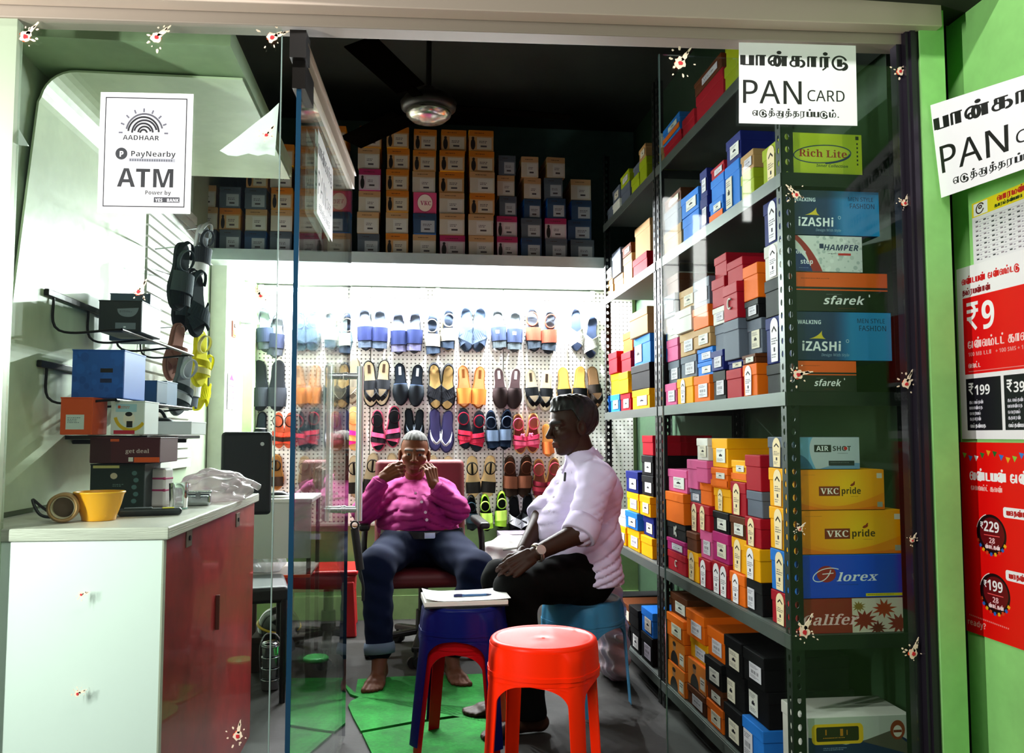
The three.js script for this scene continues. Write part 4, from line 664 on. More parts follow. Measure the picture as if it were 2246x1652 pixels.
{
  const ROW = ['top', 'second', 'middle', 'fourth', 'bottom'];
  // style, sole, footbed, strap, trim, said, [x of each sandal in the photograph], y of the middle, length px, tilt
  const pairs = [
    [0, 'band2', '#6d727b', '#7d828c', '#5a606c', '#39405a', 'grey double-strap', [580, 608], [722, 735], 92],
    [0, 'sport', '#7f9098', '#8fa0a6', '#5d7480', '#4d6470', 'blue-grey sporty', [657, 690], [728, 726], 92],
    [0, 'cross', '#8c98a0', '#9aa6aa', '#6d8088', 0, 'pale grey crossed', [722, 758], [728, 730], 90],
    [0, 'band2', '#676d78', '#5b6370', '#5d6a80', '#262e5c', 'slate double-strap', [800, 834], [719, 721], 92],
    [0, 'band2', '#73757e', '#5d6472', '#77749a', '#232c58', 'lilac-grey strapped', [873, 911], [728, 726], 92],
    [0, 'sport', '#e8dcc4', '#3f4b60', '#44526a', '#d8cfc0', 'navy sandal with cream-edged', [948, 984], [736, 724], 88],
    [0, 'cross', '#6d7a8c', '#4c5b74', '#4a5872', '#5d6c86', 'steel blue crossed', [1022, 1052], [722, 722], 94],
    [0, 'band2', '#868b90', '#7d848c', '#6a747c', '#3c4868', 'grey tagged', [1092, 1130], [720, 724], 92, 'tag'],
    [0, 'sport', '#5a606a', '#525a66', '#4c5564', '#b0503c', 'dark grey orange-trimmed', [1168, 1206], [722, 727], 94],
    [0, 'cross', '#d8d6d0', '#3d4a66', '#dcd8d0', 0, 'navy sandal with white crossed', [1262, 1298], [724, 740], 92],
    [1, 'slide', '#3a3c42', '#2a2c33', '#3c4048', '#b08a48', 'big black slide with gold', [568, 610], [846, 846], 102],
    [1, 'mule', '#7d7468', '#8d8478', '#6c6a66', 0, 'taupe closed-toe', [663, 706], [846, 848], 92],
    [1, 'wide', '#a89a84', '#b8a88e', '#8d8474', 0, 'beige broad-strap', [742, 776], [846, 836], 92],
    [1, 'wide', '#2e2e30', '#c2ab8c', '#26282c', 0, 'tan and black broad-strap', [810, 841], [842, 840], 94, 0, '#3a2a20'],
    [1, 'mule', '#14181f', '#1d2430', '#2a3038', '#4a5a78', 'black closed-toe', [877, 915], [843, 846], 86, 0, '#c8ccd4'],
    [1, 'cross', '#2c261e', '#d2ae70', '#1a1c22', 0, 'honey tan crossed', [953, 983], [848, 850], 92],
    [1, 'slide', '#b06a34', '#c88a58', '#d8823c', '#8c4a1c', 'orange tan banded', [1016, 1052], [848, 850], 86, 0, '#5a3010'],
    [1, 'mule', '#cfc7c0', '#4c3a3c', '#3c3032', '#2c2426', 'brown closed-toe', [1095, 1130], [852, 853], 88, 0, '#c9b8b8'],
    [1, 'wide', '#d8cdb8', '#cdb898', '#16181c', 0, 'cream black-strapped', [1165, 1199], [856, 858], 86, 0, '#2a2018'],
    [1, 'slide', '#c89a48', '#dcb45c', '#101216', 0, 'golden black-banded', [1236, 1273], [850, 848], 84],
    [1, 'wide', '#7a5a3c', '#8a6a4a', '#2a2420', 0, 'brown half-hidden', [1302], [850], 88],
    [2, 'mule', '#101216', '#2a3038', '#181a1e', '#d8d8d4', 'black round-toe', [540, 574], [940, 940], 66],
    [2, 'strappy', '#e0d0c8', '#b8563c', '#c8402c', '#2c1c18', 'red-brown strappy', [611, 636], [944, 944], 76],
    [2, 'cross', '#3c4a54', '#46545e', '#34424c', 0, 'teal-grey crossed', [668, 698], [946, 946], 82],
    [2, 'strappy', '#c08068', '#b07060', '#b85060', 0, 'dusty pink strappy', [736], [946], 80],
    [2, 'strappy', '#f0b070', '#f0c080', '#ec2a88', '#e8a060', 'hot pink and peach strappy', [776], [940], 88],
    [2, 'strappy', '#c0506c', '#1a1c20', '#d8527e', '#22181e', 'black and pink strappy', [828, 864], [945, 936], 84],
    [2, 'thong', '#0c0e12', '#14181e', '#3c424a', 0, 'black studded', [897, 920], [930, 932], 62],
    [2, 'thong', '#2c2a4c', '#3c3862', '#b8bac4', 0, 'navy silver-thonged', [953, 982], [943, 947], 86],
    [2, 'strappy', '#2a2c30', '#1c2630', '#cc2c48', '#a02038', 'dark red-strapped', [1018, 1049], [940, 946], 84],
    [2, 'sport', '#0c121e', '#101a2a', '#142034', '#5c6c84', 'midnight navy sporty', [1078, 1110], [946, 944], 78],
    [2, 'strappy', '#e8b878', '#7c3a30', '#e0426a', '#e85c80', 'bright pink bow-tied', [1138, 1170], [952, 950], 82],
    [2, 'slide', '#d89048', '#e0a058', '#c06030', 0, 'orange half-hidden', [1200], [966], 66],
    [3, 'ankle', '#b07c48', '#8c5c30', '#2a1c14', 0, 'brown low ankle-strap', [606, 578], [1036, 1034], 70],
    [3, 'strappy', '#a89080', '#8c7c70', '#6c5c54', 0, 'faded taupe', [668, 700], [1040, 1042], 74],
    [3, 'ankle', '#b09a80', '#c4ae90', '#1c1614', 0, 'beige black-strapped', [778, 816], [1046, 1040], 84],
    [3, 'slide', '#b09a80', '#c8b08c', '#2a2420', 0, 'cream rounded', [860, 948], [1036, 1040], 76],
    [3, 'slide', '#c0a684', '#d0b892', '#2a2420', 0, 'pale half-hidden', [984], [1042], 76],
    [3, 'ankle', '#d8b684', '#e0c08c', '#14110f', 0, 'cream black-barred', [1036, 1074], [1046, 1045], 84],
    [3, 'sport', '#3a241a', '#4c2c20', '#22160f', '#5c3424', 'chocolate brown', [1118, 1153], [1047, 1046], 86],
    [3, 'strappy', '#d0a060', '#8a4c3c', '#7a2030', '#b03848', 'reddish tan', [1182, 1214], [1052, 1050], 84],
    [4, 'sport', '#0c0d0e', '#121416', '#161a1c', '#203038', 'all black', [1034], [1128], 66],
    [4, 'sport', '#14200c', '#0e1210', '#9cd03c', '#b8e060', 'black lime-striped', [1065, 1100], [1127, 1121], 70],
    [4, 'cross', '#0c0c0e', '#101214', '#16181a', '#d0d4d8', 'black grey-edged', [1128, 1158], [1130, 1126], 74],
    [4, 'slide', '#0e0e10', '#141416', '#101012', 0, 'plain black', [1190], [1124], 66],
  ];
  const count = [0, 0, 0, 0, 0];
  for (const [row, style, sole, bed, strap, trim, said, xs, ys, px, extra, mark] of pairs) {
    count[row]++;
    let first = null;
    xs.forEach((x, i) => {
      const dim = (c) => (c && row < 2 ? '#' + new THREE.Color(c).multiplyScalar(row ? 0.62 : 0.4).getHexString() : c), len = Math.round(px / 1870 * 5.2 * 1060) / 1000, side = i ? -1 : 1, p = at(x, ys[i], 5.2), wid = len > 0.225 ? len * 0.38 : len * 0.39;  // upper rows darkened in colour to offset the tubes close above them
      const which = xs.length === 1 ? 'single' : i ? 'right' : 'left';
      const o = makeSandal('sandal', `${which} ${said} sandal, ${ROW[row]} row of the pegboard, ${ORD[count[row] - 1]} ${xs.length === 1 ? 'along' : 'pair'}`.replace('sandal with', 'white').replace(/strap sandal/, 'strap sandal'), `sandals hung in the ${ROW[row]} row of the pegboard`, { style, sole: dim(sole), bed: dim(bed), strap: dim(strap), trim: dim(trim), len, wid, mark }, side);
      o.position.set(p.x, p.y, ZB + 0.042); o.rotation.z = side * rr(0.02, 0.09); o.rotation.x = 0.0;
      part('hook', moved(cyl(0.0025, 0.0025, 0.03, 6), 0, len * 0.42, -0.003, Math.PI / 2), mat('#c8ccd0', 0.3, 1), o);
      if (extra === 'tag') part('price_tag', [moved(rbox(0.022, 0.02, 0.001), -0.01, -len * 0.1, 0.062), moved(rbox(0.02, 0.02, 0.001), side * 0.02, len * 0.22, 0.05)].slice(0, 1), mat(i ? '#f4f2ec' : '#f0e49a', 0.6), o);
      if (style === 'strappy' && said.includes('bow')) part('bow', [moved(rbox(0.03, 0.012, 0.008, 0.004), side * 0.02, -0.01, 0.045, 0, 0, 0.5), moved(rbox(0.03, 0.012, 0.008, 0.004), side * 0.02, -0.012, 0.046, 0, 0, -0.7)], LEATHER('#f06890'), o);
    });
  }
  // slatwall along the left wall beyond the lit-area sheet, with sandals hung edge-on from it
  const slats = []; for (let y = 0.95; y < 2.13; y += 0.045) slats.push([0, y], [0.016, y + 0.003], [0.016, y + 0.038], [0, y + 0.041]);
  const prof = new THREE.Shape([...[[-0.001, 0.95]], ...slats, [-0.001, 2.13]].map(([x, y]) => new THREE.Vector2(x, y)));
  const g = new THREE.ExtrudeGeometry(prof, { depth: 0.75, bevelEnabled: false }); g.translate(XL + 0.003, 0, -4.24);
  tag(part('slat_wall', boxUV(g), wallM('#e6e6de', 0.5)), 'white grooved slat panel on the left wall between the lit area sheet and corner', 'wall panel');
  const hung = [
    ['grey and white', 'sport', '#d8dadc', '#8a9094', '#e6e8e8', '#3a3e44', 440, 550, 0.25], ['charcoal', 'sport', '#2c3236', '#3a4246', '#22282c', '#4a545a', 392, 606, 0.27], ['black', 'sport', '#24282b', '#2f3538', '#1b1f22', '#39434a', 405, 660, 0.28], ['dull black', 'cross', '#20262a', '#2c3438', '#303a40', 0, 428, 668, 0.27],
    ['pinkish brown', 'wide', '#94665a', '#a87c70', '#8a5c52', 0, 384, 772, 0.24], ['grey strappy', 'strappy', '#6d7478', '#8a9094', '#3c4448', '#c8ccd0', 396, 842, 0.25], ['pale grey', 'sport', '#a8acb4', '#8c9098', '#5c6470', '#d4d8e0', 416, 838, 0.25],
    ['yellow plastic', 'strappy', '#d8d42a', '#e6e048', '#cfc81e', '#e8e49a', 436, 786, 0.24], ['bright yellow', 'cross', '#e0dc20', '#ece650', '#d8d012', 0, 440, 842, 0.25],
  ];
  hung.forEach(([said, style, sole, bed, strap, trim, x, y, len], i) => {
    const p = atX(x, y, XL + (i % 2 ? 0.16 : 0.1)), o = makeSandal('sandal', `${said} sandal hanging from the slat panel on the left wall`, 'sandals hung on the left slat panel', { style, sole, bed, strap, trim, len, wid: len * 0.4 }, i % 2 ? 1 : -1);
    o.position.copy(p); o.rotation.set(0, Math.PI / 2 - 0.5, rr(-0.25, 0.1)); o.rotation.order = 'YXZ';
    part('hook', moved(cyl(0.003, 0.003, 0.15, 6), 0, len * 0.45, -0.06, Math.PI / 2), mat('#c8ccd0', 0.3, 1), o);
  });
}
// ------------------------------------------------------------------ moulded plastic stools: round seat, apron, four splayed channel legs
function makeStool(name, label, color, { h = 0.45, r = 0.148, splay = 0.035, turn = 0, legs = true, gloss = 0.36, arch = 0.06, group } = {}) {
  const o = thing(name, label, 'stool', V(0, 0, 0), turn, group), m = mat(color, gloss, 0, { specularIntensity: 0.3 });
  part('seat', lathe([[0.006, h - 0.012], [0.006, h - 0.006], [0.05, h - 0.007], [r - 0.022, h - 0.006], [r - 0.015, h - 0.001], [r - 0.007, h], [r - 0.001, h - 0.005], [r + 0.002, h - 0.016], [r - 0.004, h - 0.022], [r - 0.02, h - 0.012], [0.006, h - 0.012]], 56), m, o);
  const apH = 0.105, rad = (y) => r + 0.002 + splay * (h - 0.012 - y) / h, T = 0.0035;
  const sheet = (rows, cols, fn) => {                          // a shell with thickness from fn(u, v) -> [angle, y, bulge]
    const pos = [], idx = [];
    for (const t of [0, -T]) for (let j = 0; j <= rows; j++) for (let i = 0; i <= cols; i++) { const [a, y, b] = fn(i / cols, j / rows), R = rad(y) + b + t; pos.push(Math.cos(a) * R, y, Math.sin(a) * R); }
    const q = (rows + 1) * (cols + 1), C = cols + 1;
    for (let j = 0; j < rows; j++) for (let i = 0; i < cols; i++) { const a = j * C + i, b = a + C; idx.push(a, a + 1, b, a + 1, b + 1, b, q + a, q + b, q + a + 1, q + a + 1, q + b, q + b + 1); }
    for (let j = 0; j < rows; j++) for (const i of [0, cols]) { const a = j * C + i, b = a + C; idx.push(...(i ? [a, q + a, b, b, q + a, q + b] : [a, b, q + a, b, q + b, q + a])); }
    for (let i = 0; i < cols; i++) for (const j of [0, rows]) { const a = j * C + i, b = a + 1; idx.push(...(j ? [a, b, q + a, b, q + b, q + a] : [a, q + a, b, b, q + a, q + b])); }
    const g = new THREE.BufferGeometry(); g.setAttribute('position', new THREE.Float32BufferAttribute(pos, 3)); g.setIndex(idx); const f = g.toNonIndexed(); f.computeVertexNormals();
    // smooth along the shell, crisp at its rims
    const keep = new Map(), P = f.attributes.position, N = f.attributes.normal;
    for (let i = 0; i < P.count; i++) { const k = [P.getX(i), P.getY(i), P.getZ(i)].map((x) => x.toFixed(4)).join(); if (!keep.has(k)) keep.set(k, []); keep.get(k).push([i, V(N.getX(i), N.getY(i), N.getZ(i))]); }
    for (const list of keep.values()) for (const [i, n] of list) { const s = V(0, 0, 0); for (const [, q2] of list) if (q2.dot(n) > 0.6) s.add(q2); s.normalize(); N.setXYZ(i, s.x, s.y, s.z); }
    return f;
  };
  const ridge = (a, y) => { let b = 0; for (let k = 0; k < 4; k++) { let d = a - (k + 0.5) * Math.PI / 2; d = Math.atan2(Math.sin(d), Math.cos(d)); const w = 0.2; b = Math.max(b, Math.exp(-Math.pow(d / w, 6))); } return 0.009 * b * Math.min(1, (h - 0.014 - y) / 0.02); };
  part('apron', sheet(6, 96, (u, v) => { const a = u * Math.PI * 2, y = h - 0.014 - v * (apH - 0.014); return [a, y, ridge(a, y)]; }), m, o);
  part('apron_band', sheet(2, 96, (u, v) => { const a = u * Math.PI * 2, y = h - apH + 0.024 - v * 0.012; return [a, y, ridge(a, y) + 0.002]; }), m, o);
  for (let k = 0; k < 4; k++) part('leg', sheet(22, 10, (u, v) => {
    const y0 = h - apH, fil = arch, y = v < 0.5 ? y0 - fil * (v / 0.5) : y0 - fil - (y0 - fil) * (v - 0.5) / 0.5;
    const t = Math.min(1, (y0 - y) / fil), full = Math.PI / 4, thin = (0.026 - 0.006 * Math.max(0, (y0 - fil - y)) / h) / rad(y) ;
    const half = thin + (full - thin) * (1 - Math.sqrt(Math.max(0, 1 - (1 - t) * (1 - t)))), a = (k + 0.5) * Math.PI / 2 + (u * 2 - 1) * half;
    return [a, Math.max(0, y), ridge(a, y)];
  }), m, o);
  return o;
}
{
  const o1 = makeStool('plastic_stool', 'glossy orange-red round plastic stool standing nearest the doorway', '#ff2a04', { h: 0.49, r: 0.16, splay: 0.03, turn: -0.38 });
  o1.position.set(0.395, 0.009, -2.58);
  const a = makeStool('plastic_stool', 'red plastic stool nested underneath the dark blue stool', '#b80d18', { h: 0.45, r: 0.134, splay: 0.05, turn: -0.24 });
  a.position.set(0.185, 0.009, -3.1);
  const b = makeStool('plastic_stool', 'dark blue plastic stool stacked over the red one, holding papers and a pen', '#0d1766', { h: 0.46, r: 0.146, splay: 0.052, turn: -0.24 });
  b.position.set(0.185, 0.046, -3.1);
  const c = makeStool('plastic_stool', 'light steel-blue plastic stool under the man in the white shirt', '#3c7fa8', { h: 0.43, r: 0.155, splay: 0.03, turn: 0.72, gloss: 0.4 });
  c.position.set(0.70, 0.009, -3.50);
  // papers and pen
  const top = 0.0465 + 0.46;
  const pad = thing('paper_pad', 'white ruled paper pad with a curled top sheet, lying on the dark blue stool', 'paper pad', V(0.185, top, -3.09), 0.06);
  part('cover_board', rbox(0.292, 0.004, 0.205, 0.001), mat('#23282c', 0.6), pad).position.y = 0.003;
  part('page_block', rbox(0.29, 0.016, 0.2, 0.002), mat('#f3f2ee', 0.7), pad).position.y = 0.0135;
  { const N = 14, pos = [], idx = [], uv = []; for (const t of [0, 0.0012]) for (let j = 0; j <= N; j++) for (let i = 0; i <= N; i++) { const u = i / N, v = j / N; pos.push(-0.142 + u * 0.296, 0.0225 + t + 0.012 * Math.pow(Math.max(0, 0.25 - u) / 0.25, 2) + 0.009 * Math.pow(u, 6) * (1 - v * 0.5), -0.1 + v * 0.2); uv.push(u, v); } const q = (N + 1) ** 2; for (let j = 0; j < N; j++) for (let i = 0; i < N; i++) { const A = j * (N + 1) + i, B = A + N + 1; idx.push(q + A, q + B, q + A + 1, q + A + 1, q + B, q + B + 1, A, A + 1, B, A + 1, B + 1, B); } const g = new THREE.BufferGeometry(); g.setAttribute('position', new THREE.Float32BufferAttribute(pos, 3)); g.setAttribute('uv', new THREE.Float32BufferAttribute(uv, 2)); g.setIndex(idx); g.computeVertexNormals(); part('top_sheet', g, mat('#fdfdfb', 0.6), pad); }
  const pen = thing('pen', 'blue ballpoint pen lying across the white paper pad', 'pen', V(0.215, top + 0.0285, -3.065), 0.07);
  part('barrel', moved(cyl(0.0045, 0.0045, 0.1, 12), 0, 0, 0, 0, 0, Math.PI / 2), mat('#1a5a96', 0.3, 0, { clearcoat: 1 }), pen);
  part('grip', moved(cyl(0.0045, 0.002, 0.018, 12), 0.059, 0, 0, 0, 0, Math.PI / 2), mat('#12285a', 0.5), pen);
  part('cap', moved(cyl(0.0052, 0.005, 0.03, 12), -0.052, 0, 0, 0, 0, Math.PI / 2), mat('#101c5c', 0.3), pen);
  part('clip', moved(rbox(0.034, 0.002, 0.003, 0.0008), -0.045, 0.0062, 0), mat('#d8dce2', 0.3, 0.9), pen);
}
// ------------------------------------------------------------------ office chair under the man in the purple shirt
{
  const ch = thing('office_chair', 'maroon office chair with black armrests under the man in the purple shirt', 'chair', V(0.06, 0, -4.42), 0.05);
  const lea = mat('#5c0a16', 0.6, 0), blk = mat('#101010', 0.45);
  part('seat', moved(rbox(0.5, 0.08, 0.48, 0.035, 4), 0, 0.405, 0.02), lea, ch);
  const bk = part('backrest', moved(rbox(0.49, 0.53, 0.085, 0.03, 4), 0, 0.265, 0), lea, ch); bk.position.set(0, 0.44, -0.3); bk.rotation.x = -0.16;
  part('back_shell', moved(rbox(0.47, 0.5, 0.02, 0.008, 2), 0, 0.26, -0.05), blk, bk);
  for (const s of [-1, 1]) {
    const arm = part('armrest', bar(V(s * 0.29, 0.655, -0.22), V(s * 0.3, 0.645, 0.12), 0.055, 0.035, 0.014), blk, ch);
    part('arm_post', tube([V(s * 0.24, 0.42, 0.0), V(s * 0.29, 0.44, 0.0), V(s * 0.3, 0.54, 0.0), V(s * 0.295, 0.635, -0.04)], 0.016, 10), blk, arm);
  }
  part('seat_plate', moved(rbox(0.22, 0.04, 0.22, 0.01), 0, 0.37, 0.02), blk, ch);
  part('gas_column', [moved(cyl(0.025, 0.025, 0.2), 0, 0.28, 0), moved(cyl(0.035, 0.04, 0.12), 0, 0.16, 0)], blk, ch);
  for (let k = 0; k < 5; k++) {
    const a = k / 5 * Math.PI * 2 + 0.5, e = V(Math.cos(a) * 0.28, 0.085, Math.sin(a) * 0.28);
    const leg = part('base_leg', bar(V(Math.cos(a) * 0.03, 0.115, Math.sin(a) * 0.03), e, 0.045, 0.03, 0.01), blk, ch);
    part('caster', [moved(cyl(0.027, 0.027, 0.018, 18), e.x - Math.sin(a) * 0.014, 0.0275, e.z + Math.cos(a) * 0.014, Math.PI / 2, 0, -a + Math.PI / 2), moved(cyl(0.027, 0.027, 0.018, 18), e.x + Math.sin(a) * 0.014, 0.0275, e.z - Math.cos(a) * 0.014, Math.PI / 2, 0, -a + Math.PI / 2), moved(cyl(0.008, 0.008, 0.06, 8), e.x, 0.06, e.z)], blk, leg);
  }
}
// ------------------------------------------------------------------ green carpet in pieces with a ragged cut edge
{
  const tex = noiseTex(256, [150, 150, 150], [255, 255, 255], [9, 40, 110], true);
  const gm = new THREE.MeshPhysicalMaterial({ color: '#12902c', roughness: 0.95, map: tex, bumpMap: bumps, bumpScale: 0.004, sheen: 0.4, sheenColor: new THREE.Color('#2ea848') }); gm.name = 'carpet pile';
  const F = (px, py) => { const p = atY(px, py, 0); return [p.x, -p.z]; };
  const lay = (pts, label) => { const g = slab(pts.map(([x, y]) => [x, y]), 0.008, 0.001); g.rotateX(-Math.PI / 2); g.translate(0, 0.0012, 0); tag(part('carpet_piece', boxUV(g, 2.5), gm), label, 'carpet', 'green carpet pieces on the shop floor'); };
  const far = 3.98;
  lay([F(758, 1512), F(768, 1527), F(778, 1531), F(788, 1534), F(770, 1543), F(764, 1553), F(776, 1580), F(792, 1609), F(905, 1588), F(1060, 1566), F(1082, 1562), [0.31, 3.3], [0.36, far], [-0.06, far], [-0.235, far - 0.02], [-0.232, 3.75], F(752, 1500)], 'green carpet piece at the feet of the man in magenta, with a ragged left edge');
  lay([F(795, 1614), F(905, 1594), F(1060, 1572), F(1080, 1568), [0.25, 2.7], [0.23, 2.32], [0.05, 2.32], F(826, 1680), F(812, 1650)].map((p) => p), 'green carpet piece nearer the doorway, beyond the dark seam');
}
// ------------------------------------------------------------------ ceiling fan
{
  const p = at(940, 256, 3.7), f = thing('ceiling_fan', 'dark ceiling fan with a shiny round bottom cap hanging from a long rod', 'ceiling fan', V(p.x, p.y, p.z));
  const dk = mat('#17130f', 0.5, 0.2);
  part('down_rod', moved(cyl(0.012, 0.012, YC - p.y - 0.12, 12), 0, (YC - p.y + 0.12) / 2 - 0.0, 0), dk, f);
  part('ceiling_canopy', moved(lathe([[0.001, 0], [0.05, 0.0], [0.06, 0.05], [0.03, 0.09], [0.001, 0.09]]), 0, YC - p.y - 0.091, 0), dk, f);
  part('motor_housing', lathe([[0.001, 0.13], [0.03, 0.13], [0.05, 0.11], [0.105, 0.085], [0.125, 0.06], [0.12, 0.035], [0.1, 0.025], [0.001, 0.025]]), mat('#2a2520', 0.4, 0.4), f);
  part('bottom_cap', lathe([[0.001, -0.03], [0.03, -0.03], [0.04, -0.022], [0.075, -0.016], [0.098, 0.004], [0.1, 0.024], [0.09, 0.03], [0.001, 0.03]]), mat('#cfc8bc', 0.22, 0.9), f);
  for (let k = 0; k < 3; k++) { const b = part('blade', [moved(rbox(0.46, 0.006, 0.13, 0.003), 0.42, 0.05, 0, 0.2), moved(rbox(0.12, 0.008, 0.05, 0.003), 0.16, 0.05, 0)], mat('#040302', 1, 0, { specularIntensity: 0 }), f); b.rotation.y = 0.1 + k * Math.PI * 2 / 3; }
}
// ------------------------------------------------------------------ counter behind the left glass
const counterTop = 0.885;
{
  const cx1 = at(358, 1140, 2.112).x, z0 = -2.1145, z1 = -3.3, c = thing('shop_counter', 'shop counter with a white laminate front and a dark red side panel', 'counter');
  const redM = new THREE.MeshPhysicalMaterial({ color: '#cf343a', roughness: 0.35, map: noiseTex(256, [150, 150, 150], [255, 255, 255], [5, 17, 60], true), clearcoat: 0.4 }); redM.name = 'red laminate';
  part('front_panel', boxUV(plain(XL + 0.004, cx1, 0, 0.853, z0 - 0.018, z0)), mat('#fafefe', 0.4), c);
  part('side_panel', boxUV(plain(cx1 - 0.02, cx1 - 0.002, 0.0, 0.852, z1, z0 - 0.0185)), redM, c);
  part('corner_trim', plain(cx1 - 0.001, cx1 + 0.003, 0, 0.853, z0 - 0.02, z0 + 0.001), mat('#b9b6a8', 0.4), c);
  part('back_panel', plain(XL + 0.01, cx1 - 0.021, 0, 0.852, z1, z1 + 0.018), mat('#5c4a44', 0.6), c);
  part('worktop', moved(rbox(cx1 - XL - 0.004 + 0.014, 0.03, z0 - z1 + 0.008, 0.004), (cx1 + XL + 0.018) / 2, 0.869, (z0 + z1) / 2), wallM('#e9e2d8', 0.35), c);
  for (const [py, px] of [[1140, 415], [1140, 522]]) { const p = atX(px, py - (px > 500 ? 0 : -40), cx1), k = part('lock_plate', moved(rbox(0.003, 0.045, 0.055, 0.001), cx1 - 0.0005, p.y, p.z), mat('#9a8c80', 0.35, 0.7), c); part('keyhole', moved(cyl(0.007, 0.007, 0.006, 12), cx1 + 0.001, p.y, p.z, 0, 0, Math.PI / 2), mat('#201818', 0.4, 0.6), k); }
  const hs = atX(475, 1305, cx1), he = atX(470, 1385, cx1); part('drawer_handle', bar(V(cx1 + 0.004, hs.y, hs.z), V(cx1 + 0.004, he.y, hs.z), 0.012, 0.006, 0.002), mat('#7a4a44', 0.4, 0.5), c);
}
// ------------------------------------------------------------------ glass shelf, wire brackets and goods on the left wall
{
  const sx = XL + 0.0185;
  const shelf = thing('wall_shelf', 'thin dark shelf board on the left wall carrying cartons above the counter', 'shelf');
  const zN = atX(100, 950, sx).z, zF = -3.4, sy = 1.088;
  part('board', plain(sx, sx + 0.24, sy, sy + 0.012, zF, zN - 0.14), mat('#14100f', 0.4), shelf);
  for (const z of [zN - 0.2, zF + 0.12]) part('bracket', bar(V(sx, sy - 0.008, z), V(sx + 0.22, sy - 0.008, z), 0.014, 0.014), mat('#1a1715', 0.5, 0.4), shelf);
  const wire = (name, label, ya, pxa, pxb) => {
    const r = thing(name, label, 'wall rack'), za = atX(pxa, 640, sx).z, zb = zF - 0.02, m = mat('#1a1512', 0.4, 0.6);
    part('front_rail', tube([V(sx + 0.2, ya - 0.1, za - 0.05), V(sx + 0.2, ya - 0.1, zb)], 0.005, 8), m, r);
    part('wall_rail', bar(V(sx + 0.008, ya, za), V(sx + 0.008, ya, zb), 0.014, 0.02), m, r);
    for (let k = 0; k < 4; k++) { const z = za - 0.05 + (zb - za + 0.06) * k / 3; part('cross_wire', tube([V(sx + 0.008, ya, z), V(sx + 0.02, ya - 0.1, z), V(sx + 0.2, ya - 0.1, z)], 0.004, 6), m, r); }
    return r;
  };
  wire('wire_rack', 'black wire rack on the lit wall sheet holding the dark appliance carton', atX(95, 640, sx).y, 95, 0);
  wire('wire_rack', 'black wire rack on the lit wall sheet holding the royal blue carton', atX(85, 798, sx).y, 85, 0);
  // cartons: rect in the photograph at the carton's front, depth, metres deep, colours
  const faceTex = {
    dark: printed(256, 256, (g, w, h) => { g.fillStyle = '#14161a'; g.fillRect(0, 0, w, h); g.fillStyle = '#6e747c'; g.beginPath(); g.moveTo(110, 60); g.lineTo(240, 50); g.quadraticCurveTo(230, 130, 180, 130); g.quadraticCurveTo(110, 130, 110, 60); g.fill(); scribble(g, 124, 76, 90, 2, '#3a3e44'); g.fillStyle = '#666c74'; g.fillRect(100, 180, 124, 56); g.fillStyle = '#d8dadc'; g.fillRect(150, 210, 14, 14); }),
    blue: printed(256, 200, (g, w, h) => { g.fillStyle = '#2560c0'; g.fillRect(0, 0, w, h); for (let i = 0; i < 40; i++) { g.fillStyle = i % 2 ? '#2a68cc' : '#1f56b0'; g.beginPath(); g.arc(rr(0, w), rr(0, h), rr(6, 24), 0, 7); g.fill(); } g.fillStyle = '#241414'; g.fillRect(140, 74, 62, 18); g.fillStyle = '#1b2250'; g.fillRect(140, 118, 58, 18); }),
    orange: printed(200, 200, (g, w, h) => { g.fillStyle = '#e85418'; g.fillRect(0, 0, w, h); g.fillStyle = '#dfe6e8'; g.fillRect(34, 90, 118, 84); scribble(g, 44, 106, 96, 4, '#7a8490'); }),
    toy: printed(220, 200, (g, w, h) => { g.fillStyle = '#dfe4e2'; g.fillRect(0, 0, w, h); g.fillStyle = '#a9cfe0'; g.fillRect(30, 10, 140, 50); g.fillStyle = '#d84818'; g.fillRect(44, 20, 18, 18); scribble(g, 66, 24, 80, 2, '#c86a30'); g.strokeStyle = '#e0b81c'; g.lineWidth = 22; g.beginPath(); g.arc(130, 70, 104, 0.6, 2.9); g.stroke(); g.fillStyle = '#f6e8d8'; g.beginPath(); g.arc(120, 104, 40, 0, 7); g.fill(); g.fillStyle = '#1c1412'; g.beginPath(); g.ellipse(118, 74, 24, 14, 0, 0, 7); g.fill(); g.fillRect(104, 118, 40, 40); g.fillStyle = '#c41f3a'; g.fillRect(20, 176, 140, 24); }),
    maroon: printed(300, 110, (g, w, h) => { g.fillStyle = '#4c1420'; g.fillRect(0, 0, w, h); g.fillStyle = '#3a0e18'; g.fillRect(0, 0, 90, h); g.fillStyle = '#d8541c'; g.fillRect(86, 0, 38, 12); say(g, 'get deal', 152, 66, 26, '#d8c8c4', 'bold', 'serif'); g.fillStyle = '#e05414'; g.fillRect(190, 86, 110, 24); g.fillStyle = '#e8e4e0'; g.fillRect(166, 86, 20, 20); }),
    black: printed(240, 220, (g, w, h) => { g.fillStyle = '#12211f'; g.fillRect(0, 0, w, h); g.fillStyle = '#e6d68c'; g.fillRect(10, 0, 118, 14); g.fillStyle = '#c9b49c'; g.beginPath(); g.arc(104, 54, 16, 0, 7); g.fill(); scribble(g, 100, 96, 60, 2, '#6a807a', 0.9); for (let i = 0; i < 5; i++) { g.fillStyle = '#4a6a6c'; g.beginPath(); g.arc(196 + (i % 2) * 8, 40 + i * 36, 12, 0, 7); g.fill(); } }),
  };
